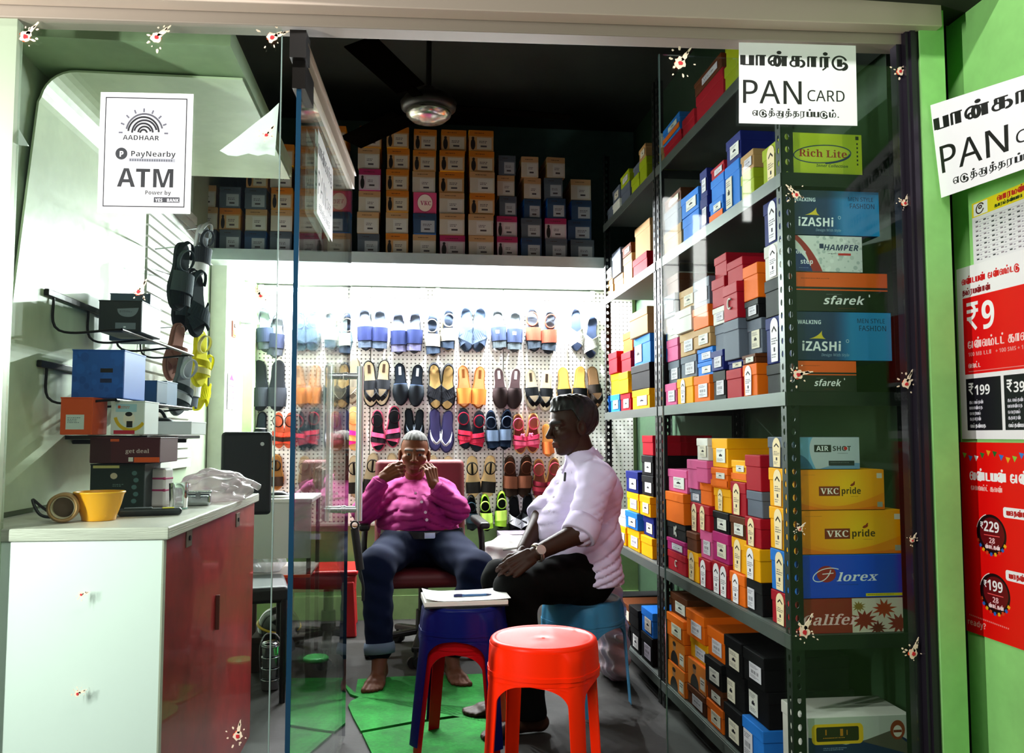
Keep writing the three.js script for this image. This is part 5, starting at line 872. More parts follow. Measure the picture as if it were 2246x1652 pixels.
  const carton = (name, label, x0, x1, y0, y1, d, deep, body, face, base) => {
    const A = at(x0, y1, d), B = at(x1, y0, d), w = Math.abs(B.x - A.x), h = base !== undefined ? B.y - base : B.y - A.y, y = base ?? A.y;
    const o = thing(name, label, 'carton', V((A.x + B.x) / 2, y + 0.0006, -d - deep / 2));
    part('carton', moved(rbox(w, h - 0.001, deep, 0.003), 0, h / 2, 0), mat(body, 0.5), o);
    part('top_flap', moved(rbox(w + 0.002, 0.004, deep + 0.002, 0.001), 0, h - 0.002, 0), mat(body, 0.55), o);
    if (face) part('printed_front', plate(Math.round((w - 0.002) * 500) / 500, Math.round((h - 0.008) * 500) / 500), face, o).position.set(0, h / 2 - 0.001, deep / 2 + 0.0008);
    return o;
  };
  const yr1 = atX(95, 640, sx).y - 0.095, yr2 = atX(85, 798, sx).y - 0.095;
  carton('appliance_carton', 'black and grey appliance carton in the upper wire rack on the left wall', 214, 312, 660, 760, 2.72, 0.2, '#17191d', faceTex.dark, yr1);
  carton('carton', 'slim slate-grey carton standing behind the black appliance carton', 240, 330, 645, 700, 2.96, 0.12, '#4a5c74', null, yr1);
  carton('carton', 'royal blue carton with two dark labels in the lower wire rack', 156, 274, 768, 862, 2.62, 0.2, '#2560c0', faceTex.blue, yr2);
  carton('carton', 'small dark teal carton beside the royal blue carton', 285, 345, 835, 880, 2.95, 0.12, '#274a66', null, yr2);
  carton('carton', 'grey-blue carton at the far end of the lower wire rack', 318, 366, 836, 880, 3.16, 0.14, '#55708e', null, yr2);
  carton('carton', 'bright orange carton with a white address label on the dark shelf board', 131, 204, 872, 944, 2.55, 0.12, '#e85418', faceTex.orange, 1.1005);
  carton('carton', 'white carton with a yellow arc and small printed picture on the dark shelf board', 242, 318, 880, 944, 2.6, 0.14, '#dfe4e2', faceTex.toy, 1.1005);
  carton('carton', 'low white carton at the far end of the dark shelf board', 330, 420, 925, 944, 2.9, 0.2, '#dfe2e2', null, 1.1005);
  const blk = carton('carton', 'black carton with round dots on the counter behind the yellow bowl', 196, 318, 1018, 1100, 2.62, 0.16, '#12211f', faceTex.black, counterTop);
  const A = at(190, 958, 2.62), B = at(360, 1013, 2.62), yb = at(200, 1018, 2.62).y + 0.0005;
  const mr = carton('carton', 'maroon carton with an orange corner lying on top of the black carton', 196, 352, 960, 1014, 2.605, 0.19, '#4c1420', faceTex.maroon, yb + 0.001);
  // camera bag and cable clutter
  const bag = thing('black_pouch', 'black soft pouch lying behind the white carton on the dark shelf board', 'pouch', V(sx + 0.14, 1.1005, -3.12), 0.2);
  part('body', moved(rbox(0.16, 0.06, 0.12, 0.028, 4), 0, 0.03, 0), mat('#1a1d20', 0.7), bag); part('zip', moved(rbox(0.12, 0.005, 0.006, 0.002), 0, 0.034, 0.0605), mat('#8a8f94', 0.4, 0.6), bag); part('handle_loop', tube([V(-0.05, 0.055, 0), V(-0.03, 0.085, 0), V(0.03, 0.085, 0), V(0.05, 0.055, 0)], 0.006, 8), mat('#1a1d20', 0.7), bag);
}
// ------------------------------------------------------------------ things on the counter
{
  const bowlP = at(217, 1130, 2.3), bowl = thing('plastic_bowl', 'deep yellow-orange plastic bowl on the counter beside the tape roll', 'bowl', V(bowlP.x, counterTop, -2.3));
  part('bowl', lathe([[0.001, 0.006], [0.03, 0.006], [0.034, 0.003], [0.036, 0], [0.04, 0], [0.041, 0.008], [0.052, 0.04], [0.058, 0.066], [0.061, 0.068], [0.061, 0.072], [0.056, 0.072], [0.05, 0.042], [0.038, 0.012], [0.001, 0.01]], 48), mat('#eaa31a', 0.4), bowl);
  part('rim', moved(new THREE.TorusGeometry(0.0595, 0.0022, 8, 48), 0, 0.0705, 0, Math.PI / 2), mat('#f0ae22', 0.35), bowl);
  const tp = at(140, 1105, 2.25), tape = thing('tape_roll', 'roll of clear tape standing on edge at the left of the yellow bowl', 'tape', V(tp.x, counterTop + 0.037, -2.25), 0.25);
  const ring = (r0, r1, w) => moved(lathe([[r0, -w / 2], [r1, -w / 2], [r1, w / 2], [r0, w / 2], [r0, -w / 2]], 40), 0, 0, 0, Math.PI / 2);
  part('tape_winding', ring(0.027, 0.036, 0.045), mat('#b58a58', 0.35, 0, { clearcoat: 0.6 }), tape); part('cardboard_core', ring(0.0255, 0.0272, 0.046), mat('#d8c8a8', 0.8), tape);
  part('backing_disc', moved(cyl(0.026, 0.026, 0.004, 32), 0, 0, -0.018, Math.PI / 2), mat('#7d6a58', 0.6), tape);
  // dark cable hooks behind the tape
  const cb = thing('cable', 'thin black cable curling up behind the tape roll on the counter', 'cable');
  const c0 = at(110, 1112, 2.3); part('lead', tube([V(c0.x + 0.02, counterTop + 0.004, -2.33), V(c0.x - 0.03, counterTop + 0.012, -2.32), V(c0.x - 0.055, counterTop + 0.05, -2.33), V(c0.x - 0.045, counterTop + 0.03, -2.36), V(c0.x - 0.02, counterTop + 0.004, -2.38)], 0.004, 8, 40), mat('#14110f', 0.5), cb);
  part('plug', moved(rbox(0.02, 0.014, 0.03, 0.005), c0.x + 0.03, counterTop + 0.008, -2.33), mat('#14110f', 0.5), cb);
  // clear plastic bag with goods, crumpled
  const bp = at(470, 1075, 3.0);
  const f = (x, y, z) => { const ax = Math.abs(x / 0.125), ay = (y - 0.03) / 0.07, az = z / 0.15, n = 0.12 * Math.sin(x * 60 + z * 34) * Math.sin(y * 80 + z * 50) + 0.08 * Math.sin(z * 90 - y * 70 + x * 20); return (Math.sqrt(ax * ax + ay * ay + az * az) - 0.92 + n) * 0.06; };
  const bag = thing('plastic_bag', 'crumpled translucent white plastic bag lying on the counter', 'bag', V(bp.x - 0.0, counterTop, bp.z), 0.3);
  const bm = new THREE.MeshPhysicalMaterial({ color: '#f6ecf0', roughness: 0.25, transmission: 0.55, thickness: 0, clearcoat: 0.5 }); bm.name = 'thin plastic';
  part('film', netSurface((x, y, z) => Math.max(f(x, y, z), -y + 0.001), V(-0.16, -0.01, -0.2), V(0.16, 0.14, 0.2), 0.007), bm, bag);
  part('twisted_neck', tube([V(0.09, 0.04, -0.06), V(0.13, 0.045, -0.09), V(0.16, 0.03, -0.1)], 0.012, 10), bm, bag);
  const st = thing('steel_box', 'small shiny steel lunch box beside the plastic bag on the counter', 'box', V(at(435, 1090, 2.75).x, counterTop, -2.75), 0.2);
  part('body', moved(rbox(0.075, 0.035, 0.055, 0.01, 3), 0, 0.0178, 0), mat('#c8ccd2', 0.2, 1), st); part('lid', moved(rbox(0.079, 0.01, 0.059, 0.004, 2), 0, 0.04, 0), mat('#d8dce0', 0.18, 1), st); part('clip', moved(rbox(0.014, 0.02, 0.003, 0.001), 0, 0.03, 0.0305), mat('#b0b4ba', 0.2, 1), st);
  const pp = thing('paper_packet', 'pink and white striped paper packet standing on the counter beside the black carton', 'packet', V(at(345, 1090, 2.72).x, counterTop, -2.72), -0.25);
  part('packet', moved(rbox(0.075, 0.115, 0.05, 0.008, 2), 0, 0.058, 0), mat('#efe2e6', 0.6), pp);
  for (const y of [0.05, 0.085]) part('stripe', moved(rbox(0.0765, 0.012, 0.0515, 0.006, 2), 0, y, 0), mat('#c23a74', 0.6), pp);
  const tm = thing('glass_tumbler', 'clear glass tumbler standing on the counter in front of the pink packet', 'glass', V(at(392, 1090, 2.62).x, counterTop, -2.62));
  part('glass', lathe([[0.001, 0.004], [0.022, 0.004], [0.026, 0.075], [0.028, 0.075], [0.025, 0.0], [0.001, 0.0]], 32), new THREE.MeshPhysicalMaterial({ color: '#eef4f4', roughness: 0.05, transmission: 1, thickness: 0.004 }), tm);
  part('foot_ring', moved(cyl(0.0255, 0.026, 0.004, 32), 0, 0.002, 0), mat('#9fc4bc', 0.2), tm);
  const rm = thing('remote_handset', 'dark handset lying on the counter in front of the black carton', 'handset', V(at(330, 1108, 2.42).x, counterTop, -2.42), 0.25);
  part('body', moved(rbox(0.16, 0.018, 0.045, 0.008, 3), 0, 0.0095, 0), mat('#1d2224', 0.45), rm); part('button_pad', moved(rbox(0.07, 0.003, 0.03, 0.001), -0.03, 0.0195, 0), mat('#3a4244', 0.6), rm); part('yellow_tag', moved(rbox(0.03, 0.003, 0.012, 0.001), 0.045, 0.0195, 0.012), mat('#d8c83a', 0.6), rm);
}
// ------------------------------------------------------------------ back left corner: pipe-like column, stickers, black chair, small table
{
  const col = thing('corner_column', 'white boxed column in the back left corner with a pale green edge', 'column');
  part('shaft', boxUV(plain(XL + 0.004, -0.985, 0, 2.0, -5.24, -4.62)), wallM('#f2f4ea'), col);
  part('green_edge', boxUV(plain(-0.984, -0.93, 0.0, 2.0, -5.24, -5.1)), wallM('#c2e2a0'), col);
  const sw = thing('switch_board', 'small brown and yellow switch plate on the white corner column', 'switch', V(-0.982, at(472, 722, 4.8).y, -4.8)); part('plate', rbox(0.012, 0.09, 0.08, 0.003), mat('#7a3a24', 0.5), sw); part('yellow_panel', moved(rbox(0.012, 0.03, 0.06, 0.003), 0.003, -0.02, 0), mat('#d8a428', 0.5), sw); part('switch', moved(rbox(0.012, 0.02, 0.03, 0.003), 0.004, 0.02, 0), mat('#181412', 0.5), sw);
  const cal = paper('wall_card', 'white card with pink stripes and a red triangle on the corner column', 'card', [V(-0.983, at(482, 815, 4.75).y, -4.68), V(-0.983, at(482, 815, 4.75).y, -4.86), V(-0.983, at(482, 898, 4.75).y, -4.86), V(-0.983, at(482, 898, 4.75).y, -4.68)].map((p) => p), printed(120, 220, (g, w, h) => { g.fillStyle = '#f4eef2'; g.fillRect(0, 0, w, h); g.fillStyle = '#e0306a'; g.beginPath(); g.moveTo(20, 50); g.lineTo(60, 10); g.lineTo(108, 50); g.fill(); for (let i = 0; i < 4; i++) g.fillRect(10, 80 + i * 34, 100, 5); scribble(g, 20, 92, 80, 12, '#d890b0', 0.9); }));
  const sw2 = thing('wall_hook_lamp', 'small white bracket lamp shade on the corner column', 'lamp', V(-0.93, at(490, 690, 5.0).y, -5.0)); part('arm', moved(rbox(0.08, 0.012, 0.012, 0.003), -0.02, 0.02, 0), mat('#8a8f90', 0.4, 0.5), sw2); part('shade', lathe([[0.05, -0.05], [0.052, -0.05], [0.03, 0.015], [0.001, 0.02], [0.001, 0.016], [0.028, 0.012], [0.05, -0.05]]), mat('#c9d2d0', 0.5), sw2);
  // black chair seen over the counter
  const p = at(540, 950, 3.6), ch = thing('mesh_chair', 'black high-backed chair standing behind the counter', 'chair', V(p.x - 0.02, 0, -3.62), 0.2), blk = mat('#15171a', 0.55);
  const bkr = part('backrest', moved(rbox(0.2, 0.34, 0.04, 0.018, 4), 0, 0, 0), blk, ch); bkr.position.set(0.02, p.y - 0.165, 0);
  part('white_highlight', moved(cyl(0.008, 0.008, 0.003, 16), 0.06, 0.12, 0.0205, Math.PI / 2), mat('#e8eaec', 0.5), bkr);  // small white disc painted on as the highlight of the chair back
  part('seat', moved(rbox(0.36, 0.07, 0.36, 0.02, 3), 0.02, 0.44, -0.2), blk, ch);
  part('back_stem', bar(V(0.02, 0.44, -0.02), V(0.02, p.y - 0.28, -0.012), 0.06, 0.02), blk, ch);
  for (const [x, z] of [[-0.14, -0.03], [0.18, -0.03], [-0.14, -0.36], [0.18, -0.36]]) part('leg', moved(cyl(0.014, 0.012, 0.42, 12), x, 0.21, z), mat('#2a2c2e', 0.4, 0.7), ch);
  // white table
  const t0 = at(560, 1092, 3.95), t1 = at(640, 1092, 3.95);
  const tb = thing('side_table', 'small white-topped table with an orange edge behind the counter', 'table', V(-0.64, 0, -4.36)), ty = t0.y - 0.02;
  part('table_top', moved(rbox(0.34, 0.02, 0.42, 0.004), 0, ty - 0.01, 0), mat('#e9e9e4', 0.4), tb); part('front_sheet', moved(rbox(0.33, 0.26, 0.006, 0.002), 0, ty - 0.15, 0.2), mat('#dcdcd6', 0.5), tb);
  const sh = part('lower_shelf', moved(rbox(0.33, 0.014, 0.42, 0.003), 0, 0.44, 0), mat('#7a7470', 0.5), tb); part('orange_edge', moved(rbox(0.334, 0.014, 0.006, 0.002), 0, 0.44, 0.2145), mat('#e84a1c', 0.4), sh);
  for (const [x, z] of [[-0.155, 0.19], [0.155, 0.19], [-0.155, -0.19], [0.155, -0.19]]) part('leg', moved(rbox(0.02, ty - 0.02, 0.02, 0.003), x, (ty - 0.02) / 2, z), mat('#3a2420', 0.5), tb);
  const tr = thing('green_tray', 'shallow green and white tray on the small white table', 'tray', V(-0.66, ty, -4.26)); part('tray', lathe([[0.001, 0.004], [0.07, 0.004], [0.085, 0.014], [0.088, 0.014], [0.075, 0.0], [0.001, 0.0]], 36), mat('#e8ece4', 0.4), tr); part('green_insert', moved(cyl(0.066, 0.066, 0.003, 32), 0, 0.0062, 0), mat('#9ccf3a', 0.5), tr);
  const ms = thing('black_mouse', 'small black oval gadget lying on the green tray', 'gadget', V(-0.64, ty + 0.0085, -4.24), 0.3); const mg = new THREE.SphereGeometry(1, 24, 14, 0, 7, 0, Math.PI / 2); mg.scale(0.05, 0.024, 0.03); part('shell', mg, mat('#0c0c0e', 0.3), ms); part('base', moved(cyl(1, 1, 1, 24).scale(0.05, 0.003, 0.03), 0, -0.0 + 0.0015, 0), mat('#1a1a1c', 0.5), ms); part('wheel', moved(cyl(0.006, 0.006, 0.005, 12), 0.025, 0.02, 0, Math.PI / 2), mat('#555', 0.5), ms);
  const gl = thing('clear_bag', 'puffed clear plastic bag on the lower shelf of the small white table', 'bag', V(-0.7, 0.448, -4.28)); part('film', netSurface((x, y, z) => Math.max((Math.hypot(x / 0.1, (y - 0.045) / 0.075, z / 0.1) - 0.9 + 0.1 * Math.sin(x * 70 + y * 40) * Math.sin(z * 60)) * 0.07, 0.0008 - y), V(-0.13, -0.01, -0.13), V(0.13, 0.14, 0.13), 0.008), new THREE.MeshPhysicalMaterial({ color: '#e8e8ec', roughness: 0.2, transmission: 0.7, thickness: 0 }), gl); part('neck_tie', moved(new THREE.TorusGeometry(0.016, 0.005, 8, 16), 0, 0.112, 0, Math.PI / 2), mat('#d8d8dc', 0.4), gl);
  // steel tiffin carrier and helmet on the floor
  const tp = atY(592, 1512, 0), tf = thing('tiffin_carrier', 'tall stainless steel tiffin carrier standing on the floor behind the glass', 'tiffin', V(tp.x, 0, tp.z)), ss = mat('#c4c8cc', 0.16, 1);
  for (let k = 0; k < 4; k++) part('tier', moved(lathe([[0.001, 0.001], [0.034, 0.001], [0.037, 0.006], [0.037, 0.038], [0.0395, 0.04], [0.0395, 0.045], [0.037, 0.047], [0.001, 0.047]], 36), 0, k * 0.0475, 0), ss, tf);
  part('lid', moved(lathe([[0.038, 0], [0.038, 0.006], [0.03, 0.014], [0.001, 0.017]], 36), 0, 0.19, 0), ss, tf); part('handle', tube([V(-0.041, 0.03, 0), V(-0.042, 0.2, 0), V(-0.02, 0.235, 0), V(0.02, 0.235, 0), V(0.042, 0.2, 0), V(0.041, 0.03, 0)], 0.003, 8), ss, tf);
  const hp = atY(600, 1440, 0.16), hm = thing('helmet', 'black helmet with a yellow band resting on the brown carton under the table', 'helmet', V(-0.62, 0.163, -4.2), 0.6); hm.scale.setScalar(0.75); { const hc = thing('carton', 'low dark brown carton on the floor under the small white table', 'carton', V(-0.62, 0, -4.3)); part('carton', moved(rbox(0.24, 0.15, 0.3, 0.004), 0, 0.075, 0), mat('#2c1c14', 0.7), hc); part('lid', moved(rbox(0.244, 0.03, 0.304, 0.004), 0, 0.146, 0), mat('#35241a', 0.7), hc); } const hg = new THREE.SphereGeometry(0.125, 32, 18, 0, Math.PI * 2, 0, 1.9); part('shell', moved(hg.scale(1, 1.05, 1.2), 0, 0.045 + 0.0, 0), mat('#0c0c0d', 0.25, 0, { clearcoat: 1 }), hm); part('yellow_band', moved(new THREE.TorusGeometry(0.128, 0.008, 8, 40), 0, 0.06, 0, Math.PI / 2 + 0.2).scale(1, 1, 1.1), mat('#d8b41c', 0.4), hm); part('chin_strap', tube([V(-0.11, 0.03, 0.02), V(-0.06, 0.006, 0.06), V(0.06, 0.006, 0.06), V(0.11, 0.03, 0.02)], 0.005, 8), mat('#1a1a1a', 0.6), hm);
  // green lidded tub, red stool behind the glass door, skirting box
  const gp = atY(678, 1458, 0.13), tub = thing('green_tub', 'small dark tub with a bright green lid on the floor behind the glass door', 'tub', V(-0.42, 0, -3.95)); part('tub', lathe([[0.001, 0], [0.045, 0], [0.052, 0.1], [0.001, 0.1]], 32), mat('#24241e', 0.5), tub); part('lid', moved(lathe([[0.001, 0.018], [0.048, 0.018], [0.056, 0.012], [0.056, 0], [0.001, 0]], 32), 0, 0.1005, 0), mat('#3fd060', 0.4), tub);
  const rs = thing('red_stool', 'low red plastic stool against the back wall beside the glass door', 'stool', V(-0.52, 0, -4.98), 0.05), red = mat('#b4121a', 0.35, 0, { clearcoat: 0.5 });
  part('seat', moved(rbox(0.44, 0.03, 0.36, 0.014, 3), 0, 0.345, 0), red, rs); part('apron', moved(rbox(0.42, 0.09, 0.34, 0.014, 2), 0, 0.29, 0), red, rs); part('notice', moved(rbox(0.05, 0.15, 0.002, 0.0008), 0.16, 0.22, 0.175), mat('#d8d2b0', 0.7), rs);
  for (const [x, z] of [[-0.17, 0.16], [0.17, 0.16], [-0.17, -0.16], [0.17, -0.16]]) part('leg', bar(V(x * 1.1, 0, z * 1.1), V(x, 0.3, z), 0.06, 0.05, 0.012), red, rs);
  // grey carton and white sack behind the men
  const bx = thing('carton', 'grey carton at the foot of the back wall behind the white sack', 'carton', V(at(1135, 1240, 4.95).x, 0, -5.105)), bh = at(1100, 1176, 4.9).y; part('carton', moved(rbox(0.19, bh, 0.23, 0.004), 0, bh / 2, 0), mat('#8d8290', 0.6), bx); part('lid_edge', moved(rbox(0.195, 0.02, 0.235, 0.004), 0, bh - 0.009, 0), mat('#6d6470', 0.6), bx); part('print_swirl', moved(new THREE.TorusGeometry(0.022, 0.003, 6, 20, 4), 0.03, bh - 0.06, 0.118), mat('#5a3a44', 0.6), bx);
  const sp = at(1090, 1270, 4.35), sack = thing('plastic_sack', 'large white plastic carrier sack with a blue mark between the two men', 'bag', V(0.56, 0, -4.83), 0.05);
  const sH = at(1090, 1196, 4.4).y;
  const skin = (x, y, z) => { const t = Math.min(1, Math.max(0, y / sH)), w = 0.21 - 0.04 * Math.pow(t, 3), dd = 0.13 - 0.05 * t; return (Math.pow(Math.pow(Math.abs(x / w), 2.6) + Math.pow(Math.abs(z / dd), 2.6) + Math.pow(Math.abs((y - sH * 0.5) / (sH * 0.5)), 6), 1 / 2.6) - 1 + 0.05 * Math.sin(x * 26 + y * 40) * Math.sin(y * 33 - z * 20) + 0.035 * Math.sin(x * 60 - y * 22)) * 0.1; };
  part('sack', netSurface(skin, V(-0.29, -0.02, -0.18), V(0.29, sH + 0.05, 0.18), 0.012), mat('#f4f2ee', 0.45, 0, { clearcoat: 0.3 }), sack);
  part('hand_slot', moved(rbox(0.09, 0.012, 0.008, 0.003), -0.02, sH * 0.88, 0.085, -0.4, 0, 0.1), mat('#8a8880', 0.7), sack); part('blue_mark', [moved(rbox(0.045, 0.012, 0.004, 0.002), -0.12, sH * 0.6, 0.136, 0, 0, 0.3), moved(rbox(0.03, 0.01, 0.004, 0.002), -0.105, sH * 0.66, 0.134, 0, 0, 0.9)], mat('#1a3aa8', 0.5), sack);
  // grey-pink rag heap in clear plastic at the foot of the far rack, and the pale carton above it
  const rp = at(1362, 1350, 3.85), rag = thing('wrapped_bundle', 'pinkish grey bundle wrapped in plastic film leaning at the foot of the far rack', 'bundle', V(0.885, 0, -3.86));
  part('bundle', netSurface((x, y, z) => (Math.pow(Math.pow(Math.abs((x + (y - 0.25) * 0.1) / 0.07), 2.4) + Math.pow(Math.abs((y - 0.25) / 0.25), 3) + Math.pow(Math.abs(z / 0.2), 2.4), 1 / 2.5) - 1 + 0.12 * Math.sin(y * 50 + z * 40 + x * 30) * Math.sin(z * 60 - y * 36)) * 0.06, V(-0.13, -0.02, -0.26), V(0.13, 0.56, 0.26), 0.012), mat('#d0b8c0', 0.35, 0, { clearcoat: 0.8 }), rag);
  part('film_fold', ribbon([V(-0.07, 0.1, 0.1), V(-0.085, 0.25, 0.12), V(-0.08, 0.4, 0.09)], [V(-1, 0, 0.2), V(-1, 0, 0.2), V(-1, 0, 0.2)], 0.03, 0.004), mat('#d8c8d0', 0.3), rag);
  const cd = thing('hanging_cord', 'black cord with a thick sleeve hanging just below the glass door handle', 'cord'), c1 = at(778, 1160, 3.75), c2 = at(790, 1250, 3.75), c3 = at(796, 1318, 3.75);
  part('sleeve', tube([c1, c1.clone().lerp(c2, 0.5), c2], 0.018, 10), mat('#0c0c0e', 0.6), cd); part('lead', tube([c2, c2.clone().lerp(c3, 0.6).add(V(0.006, 0, 0)), c3], 0.006, 8), mat('#0c0c0e', 0.6), cd); part('hanger_loop', new THREE.TorusGeometry(0.016, 0.004, 8, 18).translate(c1.x, c1.y + 0.016, c1.z), mat('#0c0c0e', 0.6), cd);
}
// ------------------------------------------------------------------ the two seated men
const basis = (y, z) => { const Y = y.clone().normalize(), X = Y.clone().cross(z).normalize(), Z = X.clone().cross(Y); return [X, Y, Z]; };
function handBones(wrist, fingersDir, palmDir, right, curls, s = 1, splay = 0.12) {
  const [X, Y, Z] = basis(fingersDir, palmDir), sx = right ? 1 : -1, P = (x, y, z) => wrist.clone().addScaledVector(X, x * sx * s).addScaledVector(Y, y * s).addScaledVector(Z, z * s), out = [];
  const fx = [0.029, 0.0095, -0.0105, -0.029], fl = [0.074, 0.082, 0.076, 0.06], fr = [0.0086, 0.0088, 0.0084, 0.0074];
  fx.forEach((x, i) => {
    out.push(bone(P(x * 0.62, 0.004, 0), P(x, 0.084 - Math.abs(i - 1.2) * 0.004, 0.001), 0.0145 * s, 0.0108 * s));
    let p = [x, 0.086 - Math.abs(i - 1.2) * 0.004, 0.001], a = curls[i] * 0.9; const sp = -(-x) * splay / 0.03;
    [0.46, 0.3, 0.24].forEach((f, k) => { const L = fl[i] * f, q = [p[0] + Math.sin(sp) * Math.cos(a) * L * 0.6, p[1] + Math.cos(a) * L, p[2] + Math.sin(a) * L]; out.push(bone(P(...p), P(...q), fr[i] * s * (1 - 0.08 * k), fr[i] * s * (1 - 0.08 * (k + 1)))); p = q; a += curls[i] * (k ? 0.6 : 1.0); });
  });
  out.push(bone(P(0.014, 0.012, 0.006), P(0.034, 0.04, 0.016), 0.015 * s, 0.0125 * s), bone(P(0.034, 0.04, 0.016), P(0.046, 0.066, 0.026), 0.0115 * s, 0.0098 * s), bone(P(0.046, 0.066, 0.026), P(0.046, 0.09, 0.034), 0.0098 * s, 0.008 * s));
  out.push(bone(P(0, -0.03, 0), P(0, 0.01, 0), 0.021 * s, 0.02 * s));
  return out;
}
function footBones(ankle, toe, right, s = 1) {
  const dir = toe.clone().sub(ankle).setY(0).normalize(), side = V(0, 1, 0).cross(dir).multiplyScalar(right ? 1 : -1), P = (f, y, l) => ankle.clone().setY(0.0).addScaledVector(dir, f * s).addScaledVector(side, l * s).add(V(0, y * s + 0.008, 0)), out = [];
  out.push(bone(P(-0.045, 0.03, 0), P(-0.02, 0.06, 0), 0.03 * s, 0.032 * s), bone(ankle, P(0.05, 0.045, 0.004), 0.036 * s, 0.03 * s), bone(P(-0.03, 0.026, 0), P(0.12, 0.022, 0.01), 0.027 * s, 0.02 * s), bone(P(0.04, 0.036, 0.0), P(0.125, 0.022, -0.02), 0.028 * s, 0.019 * s), bone(P(0.04, 0.024, 0.015), P(0.11, 0.018, 0.03), 0.022 * s, 0.016 * s));
  [[-0.03, 0.185, 0.0125], [-0.008, 0.188, 0.0095], [0.009, 0.18, 0.009], [0.024, 0.168, 0.0085], [0.038, 0.152, 0.008]].forEach(([l, f, r]) => out.push(bone(P(f - 0.06, 0.018, l * 0.9), P(f, 0.01, l), r * 1.15 * s, r * s)));
  return out;
}
// head in its own axes: x to its left, y up, z out of the face; the eyes lie at y = 0
const ell = (x, y, z, cx, cy, cz, rx, ry, rz) => { const a = (x - cx) / rx, b = (y - cy) / ry, c = (z - cz) / rz, k = Math.sqrt(a * a + b * b + c * c); return (k - 1) * Math.min(rx, ry, rz) * (k > 1 ? 1.15 : 1); };
const cap = (x, y, z, a, b, r, q = r) => cone(x, y, z, { a: V(...a), b: V(...b), r, q });
function headField(x, y, z) {
  const ax = Math.abs(x);
  let d = ell(x, y, z, 0, 0.042, -0.016, 0.076, 0.088, 0.1);
  d = smin(d, ell(x, y, z, 0, -0.035, 0.022, 0.06, 0.082, 0.068), 0.03);
  d = smin(d, ell(x, y, z, 0, -0.06, 0.012, 0.054, 0.046, 0.064), 0.02);
  d = smin(d, ell(x, y, z, 0, -0.099, 0.06, 0.024, 0.018, 0.02), 0.022);
  d = smin(d, ell(ax, y, z, 0.044, -0.024, 0.058, 0.024, 0.02, 0.024), 0.02);
  d = smin(d, cap(ax, y, z, [0.006, 0.021, 0.09], [0.05, 0.019, 0.066], 0.011, 0.009), 0.014);
  d = smin(d, -(-ell(ax, y, z, 0.032, -0.001, 0.098, 0.017, 0.011, 0.014)) > 0 ? d : -ell(ax, y, z, 0.032, -0.001, 0.098, 0.017, 0.011, 0.014), 0.001);
  d = Math.max(d, -ell(ax, y, z, 0.032, -0.001, 0.1, 0.019, 0.012, 0.018));
  d = Math.min(d, ell(ax, y, z, 0.031, -0.001, 0.076, 0.0128, 0.0128, 0.0128));
  d = smin(d, cap(ax, y, z, [0.018, 0.0085, 0.085], [0.045, 0.006, 0.074], 0.0042), 0.004);
  d = smin(d, cap(ax, y, z, [0.018, -0.011, 0.083], [0.045, -0.008, 0.073], 0.0036), 0.004);
  d = smin(d, cap(x, y, z, [0, 0.012, 0.088], [0, -0.031, 0.112], 0.0085, 0.0125), 0.012);
  d = smin(d, ell(ax, y, z, 0.0135, -0.036, 0.1, 0.0095, 0.008, 0.011), 0.007);
  d = smin(d, cap(ax, y, z, [0, -0.064, 0.0925], [0.022, -0.067, 0.08], 0.0062, 0.003), 0.006);
  d = smin(d, cap(ax, y, z, [0, -0.0765, 0.0905], [0.018, -0.0745, 0.081], 0.0072, 0.0035), 0.006);
  const e = Math.max(ell(ax, y, z, 0.081, -0.008, -0.012, 0.012, 0.034, 0.022), -ell(ax, y, z, 0.094, -0.004, -0.006, 0.01, 0.02, 0.012));
  return smin(d, e, 0.008);
}
function makeHead(M, skin, brow, lip) {
  const S = new THREE.Color(skin), B = new THREE.Color(brow), Lp = new THREE.Color(lip), mix = (a, b, t) => [a.r + (b.r - a.r) * t, a.g + (b.g - a.g) * t, a.b + (b.b - a.b) * t];
  const g = netSurface(headField, V(-0.11, -0.135, -0.135), V(0.11, 0.145, 0.14), 0.0032, (x, y, z) => {
    const ax = Math.abs(x), ed = Math.hypot(ax - 0.031, y + 0.001, z - 0.076);
    if (ed < 0.0136 && z > 0.08 && Math.abs(y + 0.001) < 0.0062) return Math.hypot(ax - 0.031, y + 0.001) < 0.0058 ? [0.01, 0.008, 0.006] : [0.2, 0.18, 0.16];
    if (z > 0.05 && cap(ax, y, z, [0.012, 0.023, 0.098], [0.05, 0.025, 0.074], 0.0065) < 0) return mix(S, B, 0.9);
    if (z > 0.07 && ax < 0.025 && y < -0.058 && y > -0.084) return mix(S, Lp, Math.min(1, (0.027 - ax) / 0.006));
    return [S.r, S.g, S.b];
  });
  return g.applyMatrix4(M);
}
function hairField(low, thick, bare) {                        // a cap of hair over the skull; bare = how high the hairline stands at the front
  return (x, y, z) => { const d = ell(x, y, z, 0, 0.042, -0.016, 0.076 + thick, 0.088 + thick, 0.1 + thick) + 0.0016 * Math.sin(x * 210) * Math.sin(z * 190 + y * 90); const line = z > 0.02 ? bare - 0.35 * (0.08 - z) * 0 : low + (bare - low) * Math.max(0, (z + 0.04) / 0.06); const inner = ell(x, y, z, 0, 0.042, -0.016, 0.07, 0.082, 0.094); return Math.max(d, line - y, -inner); };
}
const paintBody = (geo, skin) => { const c = new THREE.Color(skin), n = geo.attributes.position.count, a = new Float32Array(n * 3); for (let i = 0; i < n; i++) a.set([c.r, c.g, c.b], i * 3); geo.setAttribute('color', new THREE.BufferAttribute(a, 3)); return geo; };
const skinM = new THREE.MeshPhysicalMaterial({ color: '#ffffff', vertexColors: true, roughness: 0.58, specularIntensity: 0.5 }); skinM.name = 'skin';
